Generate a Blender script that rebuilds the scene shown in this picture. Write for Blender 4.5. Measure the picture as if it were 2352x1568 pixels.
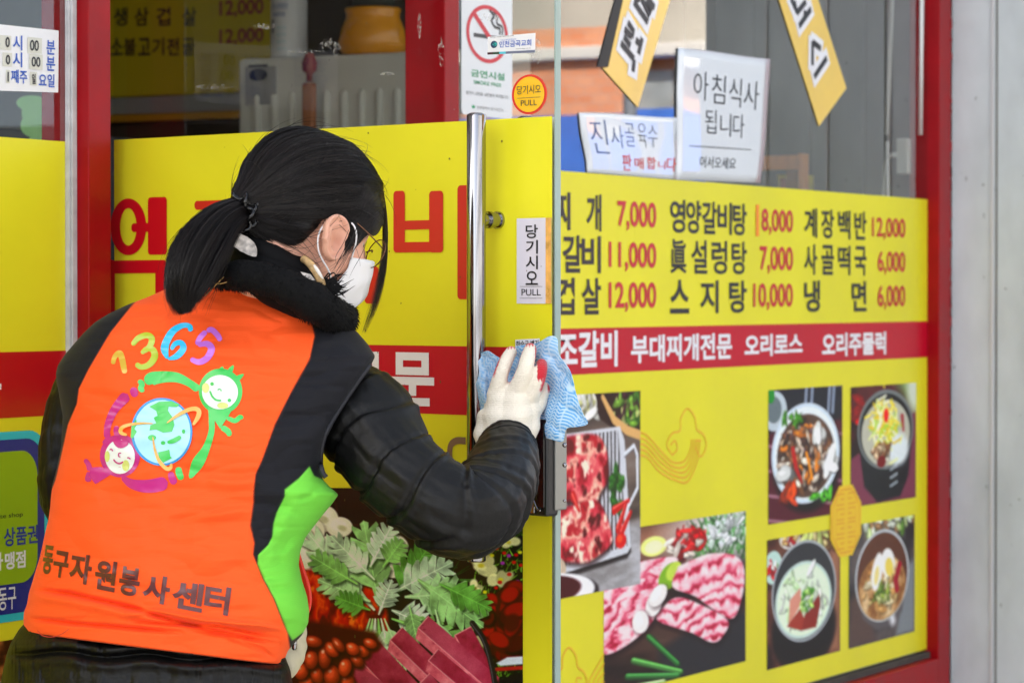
import bpy, bmesh, math, random
import numpy as np
from mathutils import Vector, Matrix
from mathutils.bvhtree import BVHTree
from mathutils.geometry import tessellate_polygon

for _o in list(bpy.data.objects):
    bpy.data.objects.remove(_o)
SC = bpy.context.scene
COL = SC.collection
R = math.radians
random.seed(4)

# ------------------------------------------------------------------ camera, world, sun
# world: x runs along the shop front (to the right), -y is the street side, z is up; the door hinge stands at the origin
CAM = np.array([-3.96, -2.87, 1.2])
FOC = 7000.0                       # focal length in units of a 2352 px wide picture
PITCH = R(0.85)
_h = np.array([.879, .476]); _h /= np.linalg.norm(_h)
FWD = np.array([_h[0]*math.cos(PITCH), _h[1]*math.cos(PITCH), -math.sin(PITCH)])
RGT = np.array([_h[1], -_h[0], 0.])
UPV = np.cross(RGT, FWD)
cd = bpy.data.cameras.new('camera'); cam = bpy.data.objects.new('camera', cd); COL.objects.link(cam)
cd.sensor_width = 36; cd.lens = FOC/2352*36; cd.clip_start = .05; cd.clip_end = 400
cam.matrix_world = Matrix((( *[RGT[0], UPV[0], -FWD[0]], CAM[0]), (RGT[1], UPV[1], -FWD[1], CAM[1]), (RGT[2], UPV[2], -FWD[2], CAM[2]), (0, 0, 0, 1)))
cd.dof.use_dof = True; cd.dof.focus_distance = 4.12; cd.dof.aperture_fstop = 11
SC.camera = cam
SUN_DIR = Vector((-.62, .50, .60)).normalized()      # towards the sun: behind the shop, so the front lies in open shade
world = bpy.data.worlds.new("World"); SC.world = world; world.use_nodes = True
wn = world.node_tree; bg = wn.nodes['Background']
sky = wn.nodes.new('ShaderNodeTexSky'); sky.sky_type = 'NISHITA'; sky.sun_disc = False
sky.sun_elevation = math.asin(SUN_DIR.z); sky.sun_rotation = math.atan2(SUN_DIR.x, SUN_DIR.y)
sky.dust_density = 3; sky.air_density = 1
hs = wn.nodes.new('ShaderNodeHueSaturation'); hs.inputs['Saturation'].default_value = .5
wn.links.new(sky.outputs[0], hs.inputs['Color']); wn.links.new(hs.outputs[0], bg.inputs[0])
bg.inputs[1].default_value = .15
sd = bpy.data.lights.new('sun', 'SUN'); sd.energy = 5.0; sd.angle = R(.5); sd.color = (1, .97, .93)
sun = bpy.data.objects.new('sun', sd); COL.objects.link(sun); sun.rotation_euler = (-SUN_DIR).to_track_quat('-Z', 'Y').to_euler()
sun.location = (-10, 10, 14)
SC.view_settings.view_transform = 'Standard'; SC.view_settings.look = 'None'
SC.view_settings.exposure = 1.75; SC.view_settings.gamma = 1
SC.cycles.max_bounces = 10; SC.cycles.transparent_max_bounces = 16

# ------------------------------------------------------------------ picture point -> place in the world
def ray(px, py):
    d = FWD + RGT*((px-1176)/FOC) + UPV*((784-py)/FOC)
    return d
def at_depth(px, py, d): return CAM + ray(px, py)*d
def on_y(px, py, y):
    d = ray(px, py); return CAM + d*((y-CAM[1])/d[1])
def on_x(px, py, x):
    d = ray(px, py); return CAM + d*((x-CAM[0])/d[0])
DP = np.array([0.0, -.022, 0]); DE = np.array([-.251, -.968, 0]); DE /= np.linalg.norm(DE)
DN = np.array([DE[1], -DE[0], 0.])                       # outward side of the opened door (towards the viewer)
def on_door(px, py, off=0.):                             # -> (s, z) on the plane of the opened door
    d = ray(px, py); p0 = DP + DN*off
    t = np.dot(p0-CAM, DN)/np.dot(d, DN); p = CAM + d*t
    return np.dot(p-DP, DE), p[2]
def dw(s, off, z): return DP + DE*s + DN*off + np.array([0, 0, z])
def project(p):
    q = np.asarray(p)-CAM; z = q@FWD
    return np.stack([1176+FOC*(q@RGT)/z, 784-FOC*(q@UPV)/z], -1)

# ------------------------------------------------------------------ materials
def lin(c):
    c = np.asarray(c, float)/255.
    return np.where(c <= .04045, c/12.92, ((c+.055)/1.055)**2.4)
MATS = {}
def mat(name, rgb=(200, 200, 200), rough=.5, metal=0., spec=.5, bump=0., bscale=200., var=0., vscale=8., coat=0., sheen=0., attr=None, stretch=None):
    if name in MATS: return MATS[name]
    m = bpy.data.materials.new(name); m.use_nodes = True; nt = m.node_tree; b = nt.nodes['Principled BSDF']
    c = tuple(lin(rgb))+(1,)
    b.inputs['Base Color'].default_value = c; b.inputs['Roughness'].default_value = rough
    b.inputs['Metallic'].default_value = metal; b.inputs['Specular IOR Level'].default_value = spec
    b.inputs['Coat Weight'].default_value = coat; b.inputs['Coat Roughness'].default_value = .15
    b.inputs['Sheen Weight'].default_value = sheen
    N, L = nt.nodes.new, nt.links.new
    tc = N('ShaderNodeTexCoord'); src = tc.outputs['Object']
    if stretch:
        mp = N('ShaderNodeMapping'); mp.inputs['Scale'].default_value = stretch; L(src, mp.inputs[0]); src = mp.outputs[0]
    col = None
    if attr:
        a = N('ShaderNodeAttribute'); a.attribute_name = attr; col = a.outputs['Color']
    if var:
        n = N('ShaderNodeTexNoise'); n.inputs['Scale'].default_value = vscale; n.inputs['Detail'].default_value = 6; L(src, n.inputs['Vector'])
        mx = N('ShaderNodeMixRGB'); mx.blend_type = 'MULTIPLY'; mx.inputs[0].default_value = 1
        rp = N('ShaderNodeMapRange'); rp.inputs['From Min'].default_value = .3; rp.inputs['From Max'].default_value = .7
        rp.inputs['To Min'].default_value = 1-var; rp.inputs['To Max'].default_value = 1+var*.4; L(n.outputs[0], rp.inputs[0])
        if col is None: mx.inputs[1].default_value = c
        else: L(col, mx.inputs[1])
        L(rp.outputs[0], mx.inputs[2]); col = mx.outputs[0]
        r2 = N('ShaderNodeMapRange'); r2.inputs['To Min'].default_value = max(.02, rough-.12); r2.inputs['To Max'].default_value = min(1, rough+.12)
        L(n.outputs[0], r2.inputs[0]); L(r2.outputs[0], b.inputs['Roughness'])
    if col is not None: L(col, b.inputs['Base Color'])
    if bump:
        n = N('ShaderNodeTexNoise'); n.inputs['Scale'].default_value = bscale; n.inputs['Detail'].default_value = 4; L(src, n.inputs['Vector'])
        bp = N('ShaderNodeBump'); bp.inputs['Strength'].default_value = bump; bp.inputs['Distance'].default_value = .002; L(n.outputs[0], bp.inputs['Height'])
        L(bp.outputs[0], b.inputs['Normal'])
    MATS[name] = m; return m
def glass_mat(name, refl=1.0, tint=(250, 252, 251)):
    if name in MATS: return MATS[name]
    m = bpy.data.materials.new(name); m.use_nodes = True; nt = m.node_tree; nt.nodes.remove(nt.nodes['Principled BSDF'])
    N, L = nt.nodes.new, nt.links.new; out = nt.nodes['Material Output']
    t = N('ShaderNodeBsdfTransparent'); t.inputs[0].default_value = tuple(lin(tint))+(1,)
    g = N('ShaderNodeBsdfGlossy'); g.inputs['Roughness'].default_value = .004
    f = N('ShaderNodeFresnel'); f.inputs[0].default_value = 1.52
    mu = N('ShaderNodeMath'); mu.operation = 'MULTIPLY'; mu.use_clamp = True; mu.inputs[1].default_value = refl; 
    ge = N('ShaderNodeNewGeometry'); fr = N('ShaderNodeMath'); fr.operation = 'SUBTRACT'; fr.inputs[0].default_value = 1; L(ge.outputs['Backfacing'], fr.inputs[1])
    m2 = N('ShaderNodeMath'); m2.operation = 'MULTIPLY'; L(f.outputs[0], m2.inputs[0]); L(fr.outputs[0], m2.inputs[1]); L(m2.outputs[0], mu.inputs[0])
    mx = N('ShaderNodeMixShader'); L(mu.outputs[0], mx.inputs[0]); L(t.outputs[0], mx.inputs[1]); L(g.outputs[0], mx.inputs[2]); L(mx.outputs[0], out.inputs[0])
    MATS[name] = m; return m
YEL = mat('yellow_vinyl', (234, 226, 40), .36, spec=.3, var=.08, vscale=3, bump=.04, bscale=14)
RED = mat('red_vinyl', (196, 6, 40), .36, spec=.28, var=.07, vscale=4)
INK = mat('black_ink', (28, 30, 38), .4)
REDINK = mat('red_ink', (200, 20, 45), .4)
WHITE = mat('white_vinyl', (236, 236, 240), .4)
REDPAINT = mat('red_paint', (158, 4, 18), .38, spec=.22, var=.18, vscale=14, bump=.08, bscale=120)
STEEL = mat('polished_steel', (156, 155, 158), .12, 1., var=.04, vscale=30, stretch=(1, 1, .05))
BRUSHED = mat('brushed_steel', (190, 186, 178), .32, 1., bump=.1, bscale=300)
BLACKP = mat('black_plastic', (22, 22, 25), .3, bump=.05, bscale=300)
GREYW = mat('grey_panel_paint', (206, 213, 214), .75, spec=.25, var=.2, vscale=6, bump=.35, bscale=30, stretch=(1, 1, .55))
PAPER = mat('laminated_paper', (222, 228, 234), .5, coat=1.); PAPER.node_tree.nodes['Principled BSDF'].inputs['Coat Roughness'].default_value = .02; PAPER.node_tree.nodes['Principled BSDF'].inputs['Coat IOR'].default_value = 1.7
CLEAR = glass_mat('window_glass', 2.6)
DOORG = glass_mat('door_glass', .65)
def vcol(name, rough=.35, coat=0., bump=0., bscale=200., spec=.5): return mat(name, (200, 200, 200), rough, attr='Col', coat=coat, bump=bump, bscale=bscale, spec=spec)
PRINT = vcol('printed_picture', .36, spec=.28)

# ------------------------------------------------------------------ mesh helpers
def mesh_obj(name, verts, faces, mats, parent=None, smooth=False, mi=None, colors=None):
    me = bpy.data.meshes.new(name)
    verts = np.asarray(verts, float)
    me.from_pydata(verts.tolist(), [], faces if isinstance(faces, list) else faces.tolist())
    for m in (mats if isinstance(mats, (list, tuple)) else [mats]): me.materials.append(m)
    if mi is not None: me.polygons.foreach_set('material_index', np.asarray(mi, np.int32))
    if smooth: me.polygons.foreach_set('use_smooth', np.ones(len(me.polygons), bool))
    if colors is not None:
        a = me.color_attributes.new('Col', 'FLOAT_COLOR', 'POINT'); c = np.ones((len(verts), 4), np.float32); c[:, :3] = colors
        a.data.foreach_set('color', c.ravel())
    me.update()
    o = bpy.data.objects.new(name, me); COL.objects.link(o)
    if parent is not None: o.parent = parent
    return o
class MB:
    def __init__(s): s.v = []; s.f = []; s.m = []
    def add(s, v, f, m=0):
        k = len(s.v); s.v += [tuple(x) for x in v]; s.f += [tuple(i+k for i in q) for q in f]; s.m += [m]*len(f)
    def hexa(s, c, m=0):                                  # eight corners: bottom four then top four, counter-clockwise
        s.add(c, [(3, 2, 1, 0), (4, 5, 6, 7), (0, 1, 5, 4), (1, 2, 6, 5), (2, 3, 7, 6), (3, 0, 4, 7)], m)
    def box(s, x0, x1, y0, y1, z0, z1, m=0, T=None):
        c = [(x0, y0, z0), (x1, y0, z0), (x1, y1, z0), (x0, y1, z0), (x0, y0, z1), (x1, y0, z1), (x1, y1, z1), (x0, y1, z1)]
        s.hexa([T(*p) for p in c] if T else c, m)
    def tube(s, pts, rad, n=12, m=0, caps=True):
        v, f = tube_geo(pts, rad, n, caps); s.add(v, f, m)
    def build(s, name, mats, parent=None, smooth=False, bevel=0., seg=2):
        o = mesh_obj(name, s.v, s.f, mats, parent, smooth, s.m)
        bm = bmesh.new(); bm.from_mesh(o.data); bmesh.ops.recalc_face_normals(bm, faces=bm.faces); bm.to_mesh(o.data); bm.free()
        if bevel:
            b = o.modifiers.new('bevel', 'BEVEL'); b.width = bevel; b.segments = seg; b.limit_method = 'ANGLE'; b.angle_limit = R(40)
        return o
def frames(P):
    P = np.asarray(P, float); T = np.gradient(P, axis=0); T /= np.linalg.norm(T, axis=1)[:, None]+1e-12
    a = np.array([0, 0, 1.]) if abs(T[0, 2]) < .9 else np.array([1., 0, 0])
    n = a-T[0]*(a@T[0]); n /= np.linalg.norm(n); Ns = [n]
    for i in range(1, len(P)):
        n = Ns[-1]-T[i]*(Ns[-1]@T[i]); n /= np.linalg.norm(n)+1e-12; Ns.append(n)
    Ns = np.array(Ns); return T, Ns, np.cross(T, Ns)
def tube_geo(P, rad, n=12, caps=True):
    P = np.asarray(P, float); k = len(P); rad = np.broadcast_to(np.asarray(rad, float), (k,)) if np.ndim(rad) < 2 else rad
    T, Nn, B = frames(P); th = np.linspace(0, 2*np.pi, n, endpoint=False)
    rr = rad[:, None] if np.ndim(rad) < 2 else rad
    V = P[:, None]+(rr*np.cos(th))[..., None]*Nn[:, None]+(rr*np.sin(th))[..., None]*B[:, None]
    F = [(i*n+j, i*n+(j+1) % n, (i+1)*n+(j+1) % n, (i+1)*n+j) for i in range(k-1) for j in range(n)]
    V = V.reshape(-1, 3)
    if caps: F += [tuple(range(n-1, -1, -1)), tuple(range((k-1)*n, k*n))]
    return V, F
def smoothpath(P, k=8):                                   # Catmull-Rom through the points (any dimension)
    P = np.asarray(P, float); Q = np.vstack([2*P[0]-P[1], P, 2*P[-1]-P[-2]]); out = []
    for i in range(1, len(Q)-2):
        for t in np.linspace(0, 1, k, endpoint=False):
            a, b, c, d = Q[i-1], Q[i], Q[i+1], Q[i+2]
            out.append(.5*((2*b)+(-a+c)*t+(2*a-5*b+4*c-d)*t*t+(-a+3*b-3*c+d)*t**3))
    out.append(Q[-2]); return np.array(out)
def empty(name, loc=(0, 0, 0)):
    o = bpy.data.objects.new(name, None); COL.objects.link(o); o.location = loc; o.empty_display_size = .1
    return o
def keep(parent, *objs):                                  # parent while the mesh keeps its world place
    bpy.context.view_layer.update()
    for o in objs: o.parent = parent; o.matrix_parent_inverse = parent.matrix_world.inverted()
def tag(o, label=None, cat=None, group=None, kind=None):
    if label: o['label'] = label
    if cat: o['category'] = cat
    if group: o['group'] = group
    if kind: o['kind'] = kind
    return o

# ------------------------------------------------------------------ lettering and flat shapes
_txt = {}
def text_geo(body, bold=.012, spacing=1.):
    key = (body, bold, spacing)
    if key not in _txt:
        c = bpy.data.curves.new('txt', 'FONT'); c.body = body; c.offset = bold; c.fill_mode = 'FRONT'; c.space_character = spacing; c.resolution_u = 5
        o = bpy.data.objects.new('txt', c); COL.objects.link(o)
        me = bpy.data.meshes.new_from_object(o.evaluated_get(bpy.context.evaluated_depsgraph_get()))
        v = np.array([p.co[:2] for p in me.vertices]); f = [tuple(p.vertices) for p in me.polygons]
        bpy.data.objects.remove(o); bpy.data.curves.remove(c); bpy.data.meshes.remove(me)
        lo, hi = v.min(0), v.max(0); v = (v-lo)/np.maximum(hi-lo, 1e-6)
        _txt[key] = (v, f)
    return _txt[key]
class Flat:
    """collects flat lettering and shapes in the (a, b) coordinates of a plane, written through T(a, b) -> world"""
    def __init__(s, T): s.T0 = T; s.mb = MB(); s.k = 0; s.n = None
    def T(s, a, b):                                       # each shape lies a hair in front of the one before it
        p = np.array(s.T0(a, b), float)
        if s.n is None:
            e = 1e-3; n = np.cross(np.array(s.T0(a+e, b))-p, np.array(s.T0(a, b+e))-p); n /= np.linalg.norm(n)+1e-15; s.n = n if n@(CAM-p) > 0 else -n
        return tuple(p+s.n*(s.k*8e-6))
    def text(s, body, a0, a1, b0, b1, m=0, bold=.012, spacing=1.):
        v, f = text_geo(body, bold, spacing); s.k += 1
        s.mb.add([s.T(a0+(a1-a0)*x, b0+(b1-b0)*y) for x, y in v], f, m)
    def poly(s, pts, m=0):
        k = tessellate_polygon([[Vector((p[0], p[1], 0)) for p in pts]]); s.k += 1
        s.mb.add([s.T(*p) for p in pts], [tuple(t) for t in k], m)
    def rect(s, a0, a1, b0, b1, m=0): s.k += 1; s.mb.add([s.T(a0, b0), s.T(a1, b0), s.T(a1, b1), s.T(a0, b1)], [(0, 1, 2, 3)], m)
    def line(s, pts, w, m=0):
        P = np.asarray(pts, float); d = np.gradient(P, axis=0); d /= np.linalg.norm(d, axis=1)[:, None]+1e-9; n = np.stack([-d[:, 1], d[:, 0]], 1)*w/2
        s.k += 1; k = len(P); V = [s.T(*p) for p in P+n]+[s.T(*p) for p in P-n]
        s.mb.add(V, [(i, i+1, k+i+1, k+i) for i in range(k-1)], m)
    def build(s, name, mats, parent=None):
        o = mesh_obj(name, s.mb.v, s.mb.f, mats, parent, False, s.mb.m); return o
def roundrect(a0, a1, b0, b1, r, k=8):
    out = []
    for cx, cy, t0 in ((a1-r, b1-r, 0), (a0+r, b1-r, 90), (a0+r, b0+r, 180), (a1-r, b0+r, 270)):
        for i in range(k+1):
            t = R(t0+90*i/k); out.append((cx+r*math.cos(t), cy+r*math.sin(t)))
    return out
def ellipse(cx, cy, rx, ry, k=48): return [(cx+rx*math.cos(2*math.pi*i/k), cy+ry*math.sin(2*math.pi*i/k)) for i in range(k)]

# ------------------------------------------------------------------ painter for the printed pictures
class Canvas:
    def __init__(s, x0, x1, y0, y1, step):
        s.nx = int(round((x1-x0)/step))+1; s.ny = int(round((y1-y0)/step))+1
        s.X, s.Y = np.meshgrid(np.linspace(x0, x1, s.nx), np.linspace(y0, y1, s.ny)); s.c = np.zeros((s.ny, s.nx, 3)); s.step = (x1-x0)/(s.nx-1); s.rng = np.random.RandomState(7)
    def noise(s, scale, octaves=3, sx=1., sy=1.):
        out = 0; amp = 1; tot = 0
        for k in range(octaves):
            g = s.rng.rand(64, 64); u = (s.X*sx/scale*2**k) % 63; v = (s.Y*sy/scale*2**k) % 63
            i = u.astype(int); j = v.astype(int); fu = u-i; fv = v-j; fu = fu*fu*(3-2*fu); fv = fv*fv*(3-2*fv)
            g2 = lambda a, b: g[b % 64, a % 64]
            out = out+amp*((g2(i, j)*(1-fu)+g2(i+1, j)*fu)*(1-fv)+(g2(i, j+1)*(1-fu)+g2(i+1, j+1)*fu)*fv); tot += amp; amp *= .55
        return out/tot
    def blend(s, mask, col):
        m = np.clip(mask, 0, 1)[..., None]; s.c = s.c*(1-m)+np.asarray(col, float)*m
    def win(s, x0, x1, y0, y1):                           # index window of the canvas around a box
        gx, gy = s.X[0], s.Y[:, 0]; i0, i1 = np.searchsorted(gx, [x0, x1]); j0, j1 = np.searchsorted(gy, [y0, y1])
        return slice(max(0, j0-1), min(s.ny, j1+1)), slice(max(0, i0-1), min(s.nx, i1+1))
    def sdpoly(s, pts, pad=None):
        P = np.asarray(pts, float); out = np.full(s.X.shape, -1e3); pad = 1e9 if pad is None else pad
        W_ = s.win(P[:, 0].min()-pad, P[:, 0].max()+pad, P[:, 1].min()-pad, P[:, 1].max()+pad); X, Y = s.X[W_], s.Y[W_]
        d = np.full(X.shape, 1e9); w = np.zeros(X.shape, bool)
        for a, b in zip(P, np.roll(P, -1, 0)):
            ex, ey = b-a; wx, wy = X-a[0], Y-a[1]; t = np.clip((wx*ex+wy*ey)/(ex*ex+ey*ey+1e-12), 0, 1)
            d = np.minimum(d, (wx-ex*t)**2+(wy-ey*t)**2)
            c1 = (Y >= a[1]); c2 = (Y < b[1]); c3 = ex*wy > ey*wx
            w ^= (c1 & c2 & c3) | (~c1 & ~c2 & ~c3)
        d = np.sqrt(d); out[W_] = np.where(w, d, -d); return out
    def _put(s, W_, m, col):
        m = np.clip(m, 0, 1)[..., None]; s.c[W_] = s.c[W_]*(1-m)+np.asarray(col, float)*m
    def poly(s, pts, col, soft=None, tex=None):
        so = soft or s.step*1.2; m = np.clip(.5+s.sdpoly(pts, so*2+s.step)/so, 0, 1); s.blend(m*(1 if tex is None else tex), col); return m
    def ell(s, cx, cy, rx, ry, col, rot=0., soft=None, a=1.):
        so = soft or s.step*1.2; r = max(rx, ry)*(1+so/min(rx, ry))+s.step; W_ = s.win(cx-r, cx+r, cy-r, cy+r); X, Y = s.X[W_], s.Y[W_]
        c, n = math.cos(rot), math.sin(rot); u = (X-cx)*c+(Y-cy)*n; v = -(X-cx)*n+(Y-cy)*c
        q = np.sqrt((u/rx)**2+(v/ry)**2); s._put(W_, np.clip(.5+(1-q)*min(rx, ry)/so, 0, 1)*a, col)
    def stroke(s, pts, w, col, soft=None, a=1.):
        P = np.asarray(pts, float); W = np.broadcast_to(np.asarray(w, float), (len(P),)); so = soft or s.step*1.2; r = W.max()/2+so+s.step
        W_ = s.win(P[:, 0].min()-r, P[:, 0].max()+r, P[:, 1].min()-r, P[:, 1].max()+r); X, Y = s.X[W_], s.Y[W_]; d = np.full(X.shape, -1e9)
        for i in range(len(P)-1):
            a0, b0 = P[i], P[i+1]; ex, ey = b0-a0; wx, wy = X-a0[0], Y-a0[1]; t = np.clip((wx*ex+wy*ey)/(ex*ex+ey*ey+1e-12), 0, 1)
            d = np.maximum(d, (W[i]*(1-t)+W[i+1]*t)/2-np.hypot(wx-ex*t, wy-ey*t))
        s._put(W_, np.clip(.5+d/so, 0, 1)*a, col)
    def build(s, name, T, parent=None, keepmask=None):
        V = T(s.X.ravel(), s.Y.ravel()); n = s.nx
        gr = np.random.RandomState(5).normal(0, 4, s.X.shape)[..., None]; lum = s.c.mean(-1, keepdims=True); cc = lum+(s.c-lum)*1.22; s.c = 118+(cc-118)*1.16+gr*(.4+lum/255)
        i, j = np.meshgrid(np.arange(s.nx-1), np.arange(s.ny-1)); k = (j*n+i).ravel()
        F = np.stack([k, k+n, k+n+1, k+1], 1)
        return mesh_obj(name, V, F, PRINT, parent, False, None, lin(np.clip(s.c.reshape(-1, 3), 0, 255)))
# ================================================================== ground and street
def plane_obj(name, x0, x1, y0, y1, z, m): return mesh_obj(name, [(x0, y0, z), (x1, y0, z), (x1, y1, z), (x0, y1, z)], [(0, 1, 2, 3)], m)
g = plane_obj('ground', -120, 140, -120, 120, -.13, mat('earth', (120, 116, 110), .9, var=.2, vscale=1)); tag(g, kind='structure')
b = MB(); b.box(-30, 40, -3.6, 12, -.2, 0); b.box(-30, 40, -3.75, -3.602, -.2, .012, 1)
g = b.build('pavement', [mat('paving', (150, 147, 142), .85, var=.2, vscale=3), mat('kerb_stone', (165, 163, 160), .8)], None, bevel=.006); tag(g, kind='structure')
b = MB(); b.box(-60, 90, -9.5, -3.76, -.2, -.12); g = b.build('road', mat('asphalt', (66, 66, 68), .9, var=.2, vscale=4, bump=.3, bscale=60)); tag(g, kind='structure')

# ================================================================== the shop building
shop = tag(empty('shop_building', (1.8, 3, 0)), 'red framed restaurant shop front with glass windows covered in yellow film', 'building')
DARKIN = mat('dim_interior_paint', (172, 166, 154), .7, var=.15, vscale=2)
b = MB()
b.box(-2.6, 7, .06, 7, 2.52, 2.7)                                    # ceiling
b.box(-2.6, 7, 6.8, 7, 0.05, 2.52); b.box(-2.6, -2.5, .06, 6.8, 2.3, 2.52); b.box(-2.6, -2.5, .06, 6.8, .05, .4); b.box(-2.6, -2.5, 2.6, 6.8, .4, 2.3); b.box(4.62, 4.8, .06, 6.8, .05, 2.52)  # unseen opening in the left side wall, added to let daylight inside
keep(shop, b.build('interior_wall', DARKIN))
b = MB(); b.box(-2.6, 4.62, .06, 6.8, -.02, .05); keep(shop, b.build('interior_floor', mat('floor_tile', (120, 100, 84), .35, var=.15)))
b = MB(); b.box(-2.6, 7, -.02, .058, 2.44, 5.2); b.box(-2.6, 7, .062, 7.0, 2.74, 5.2); keep(shop, b.build('upper_wall', mat('grey_render', (168, 166, 162), .85, var=.15, vscale=2)))
PT = []
for x0, x1, y1 in ((-.104, -.046, .058), (1.013, 1.068, .053), (3.642, 3.728, .05), (-2.6, -2.54, .055)):
    p = MB(); p.box(x0, x1, -.034, y1, .0, 2.34); keep(shop, p.build('post', REDPAINT, None, bevel=.002))
p = MB(); p.box(-2.6, 3.728, -.04, .056, 2.342, 2.438); keep(shop, p.build('header_beam', REDPAINT, None, bevel=.003))
for x0, x1 in ((1.07, 3.640), (-2.538, -.106)):
    p = MB(); p.box(x0, x1, -.036, .05, .0, .245); keep(shop, p.build('base_beam', REDPAINT, None, bevel=.004))
p = MB(); p.box(1.07, 3.64, -.012, .03, .246, .262); keep(shop, p.build('sill_seal', mat('dirty_seal', (70, 66, 62), .8, var=.4, vscale=30)))
# weathered paint flakes of the old frame along the right post
rng = np.random.RandomState(3); p = MB()
for i in range(46):
    z = rng.uniform(.25, 1.95); w = rng.uniform(.002, .008); h = rng.uniform(.006, .03); x = 3.728
    p.box(x-.001, x+w, -.0345, -.012, z, z+h)
keep(shop, tag(p.build('flaking_paint', REDPAINT), kind='stuff'))

# neighbour wall: panelled, at right angles to the shop front
nb = MB(); XN = 3.742
nb.box(XN, XN+.12, -.69, -.031, 0, 5.0); nb.box(XN+.12, 8, -.70, .056, 0, 5.2)
nb.box(XN-.006, XN-.0005, -.150, -.142, 0, 4.9, 1); nb.box(XN-.003, XN-.0005, -.160, -.1545, 0, 4.9, 2)
nb.box(XN-.006, XN-.0005, -.33, -.322, 0, 4.9, 1); nb.box(XN-.006, XN-.0005, -.51, -.502, 0, 4.9, 1)
rng = np.random.RandomState(17)
t = nb.build('neighbouring_wall', [GREYW, mat('white_strip', (206, 206, 206), .55), mat('seam_shadow', (120, 116, 108), .9)], None, bevel=.0015)
tag(t, 'pale grey painted metal panel wall with upright seams beside the red post', 'wall')
st_ = Flat(lambda a_, b_: (XN-.0008, a_, b_))
for i in range(26):
    y_, z_, k_ = rng.uniform(-.32, -.035), rng.uniform(.3, 2.0), rng.uniform(.0008, .004); n_ = 9; w_ = rng.uniform(.5, 1.2); h_ = rng.uniform(.8, 3.2)
    st_.poly([(y_+k_*w_*math.cos(6.283*j/n_)*rng.uniform(.5, 1.2), z_+k_*h_*math.sin(6.283*j/n_)*rng.uniform(.5, 1.2)) for j in range(n_)], int(rng.rand() < .3))
keep(t, tag(st_.build('stains', [mat('stain_grey', (160, 166, 164), .8), mat('stain_dark', (126, 132, 126), .8)]), kind='stuff'))

p = MB(); p.box(-15, -6, 0, 7, 0, 2.7); p.box(-15.2, -5.9, -.3, 7.1, 2.702, 2.82); o = p.build('street_house', mat('alley_render', (120, 118, 116), .85, var=.2, vscale=1.5), None, bevel=.01); tag(o, 'unseen low grey building added across the alley to dim the left side', 'building')  # added out of view to cut the bright sky from left-hand reflections
# ================================================================== fixed windows
def wall_T(off): return lambda u, z: (u, -off, z)
def wpx(px, py, y=0.): p = on_y(px, py, y); return p[0], p[2]
def wtext(F, body, xl, xr, yt, yb, m=0, bold=.014, spacing=1., y=0., at=None):
    u0, u1 = wpx(xl, yt)[0], wpx(xr, yt)[0]; F.text(body, u0, u1, wpx(xl, yb)[1], wpx(xl, yt)[1], m, bold, spacing)
rw = tag(empty('shop_window', (2.35, 0, .26)), 'wide window right of the open door, yellow menu film with prices and food pictures', 'window')
lw = tag(empty('shop_window', (-1.3, 0, .26)), 'narrow strip of window left of the red post, yellow film with red band', 'window')
for o, x0, x1 in ((rw, 1.0685, 3.6415), (lw, -2.539, -.1045)):
    p = MB(); p.box(x0, x1, 0.0, .010, .263, 2.341); keep(o, p.build('glass_pane', CLEAR))
p = MB(); p.box(-.121, -.1045, -.0085, -.0005, .262, 2.34); p.box(-.117, -.1045, -.012, -.0087, .262, 2.34)
keep(lw, p.build('white_trim', mat('aged_white_trim', (200, 200, 202), .6, var=.2, vscale=40), None, bevel=.001))
# film on the right window
F = Flat(wall_T(.0012)); F.rect(1.0685, 3.641, .268, 1.455)
f = F.build('vinyl_film', YEL); keep(rw, f)
F = Flat(wall_T(.0018)); F.rect(1.0685, 3.641, 1.039, 1.134); r_ = F.build('red_band', RED); keep(f, r_)
F = Flat(wall_T(.0026))
RX = lambda px: wpx(px, 600)[0]
def row(body, xl, xr, z0, z1, m, bold, gaps=False):
    """a line of lettering between picture columns xl and xr; with gaps the syllables are spread out"""
    u0, u1 = RX(xl), RX(xr)
    if not gaps: F.text(body, u0, u1, z0, z1, m, bold); return
    n = len(body); w = gaps
    for i, ch in enumerate(body):
        a = u0+(u1-u0-w)*i/max(1, n-1); F.text(ch, a, a+w, z0, z1, m, bold)
R1, R2, R3 = (1.335, 1.412), (1.248, 1.325), (1.162, 1.238)
SW = .088
row('김치찌', 1135, 1308, *R1, 0, .022, SW); row('개', 1345, 1379, *R1, 0, .022); row('7,000', 1416, 1505, R1[0]+.004, R1[1]-.010, 1, .02)
row('돼지', 1150, 1240, *R2, 0, .022, SW); row('갈비', 1290, 1378, *R2, 0, .022, SW); row('11,000', 1396, 1505, R2[0]+.004, R2[1]-.010, 1, .02)
row('삼', 1200, 1240, *R3, 0, .022); row('겹살', 1272, 1378, *R3, 0, .022, SW); row('12,000', 1396, 1505, R3[0]+.004, R3[1]-.008, 1, .02)
row('영양갈비탕', 1537, 1713, R1[0]+.004, R1[1], 0, .02, .078); row('8,000', 1747, 1819, R1[0]+.008, R1[1]-.008, 1, .018); row('1', 1734, 1741, R1[0]+.004, R1[1], 2, .03)
row('眞설렁탕', 1537, 1713, R2[0]+.002, R2[1], 0, .016, .084); row('7,000', 1743, 1819, R2[0]+.004, R2[1]-.008, 1, .018)
row('스지탕', 1537, 1713, R3[0], R3[1]-.002, 0, .022, .098); row('10,000', 1728, 1819, R3[0]+.004, R3[1]-.008, 1, .018)
row('계장백반', 1845, 1988, R1[0]+.006, R1[1], 0, .02, .080); row('12,000', 2001, 2077, R1[0]+.008, R1[1]-.012, 1, .016)
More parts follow.
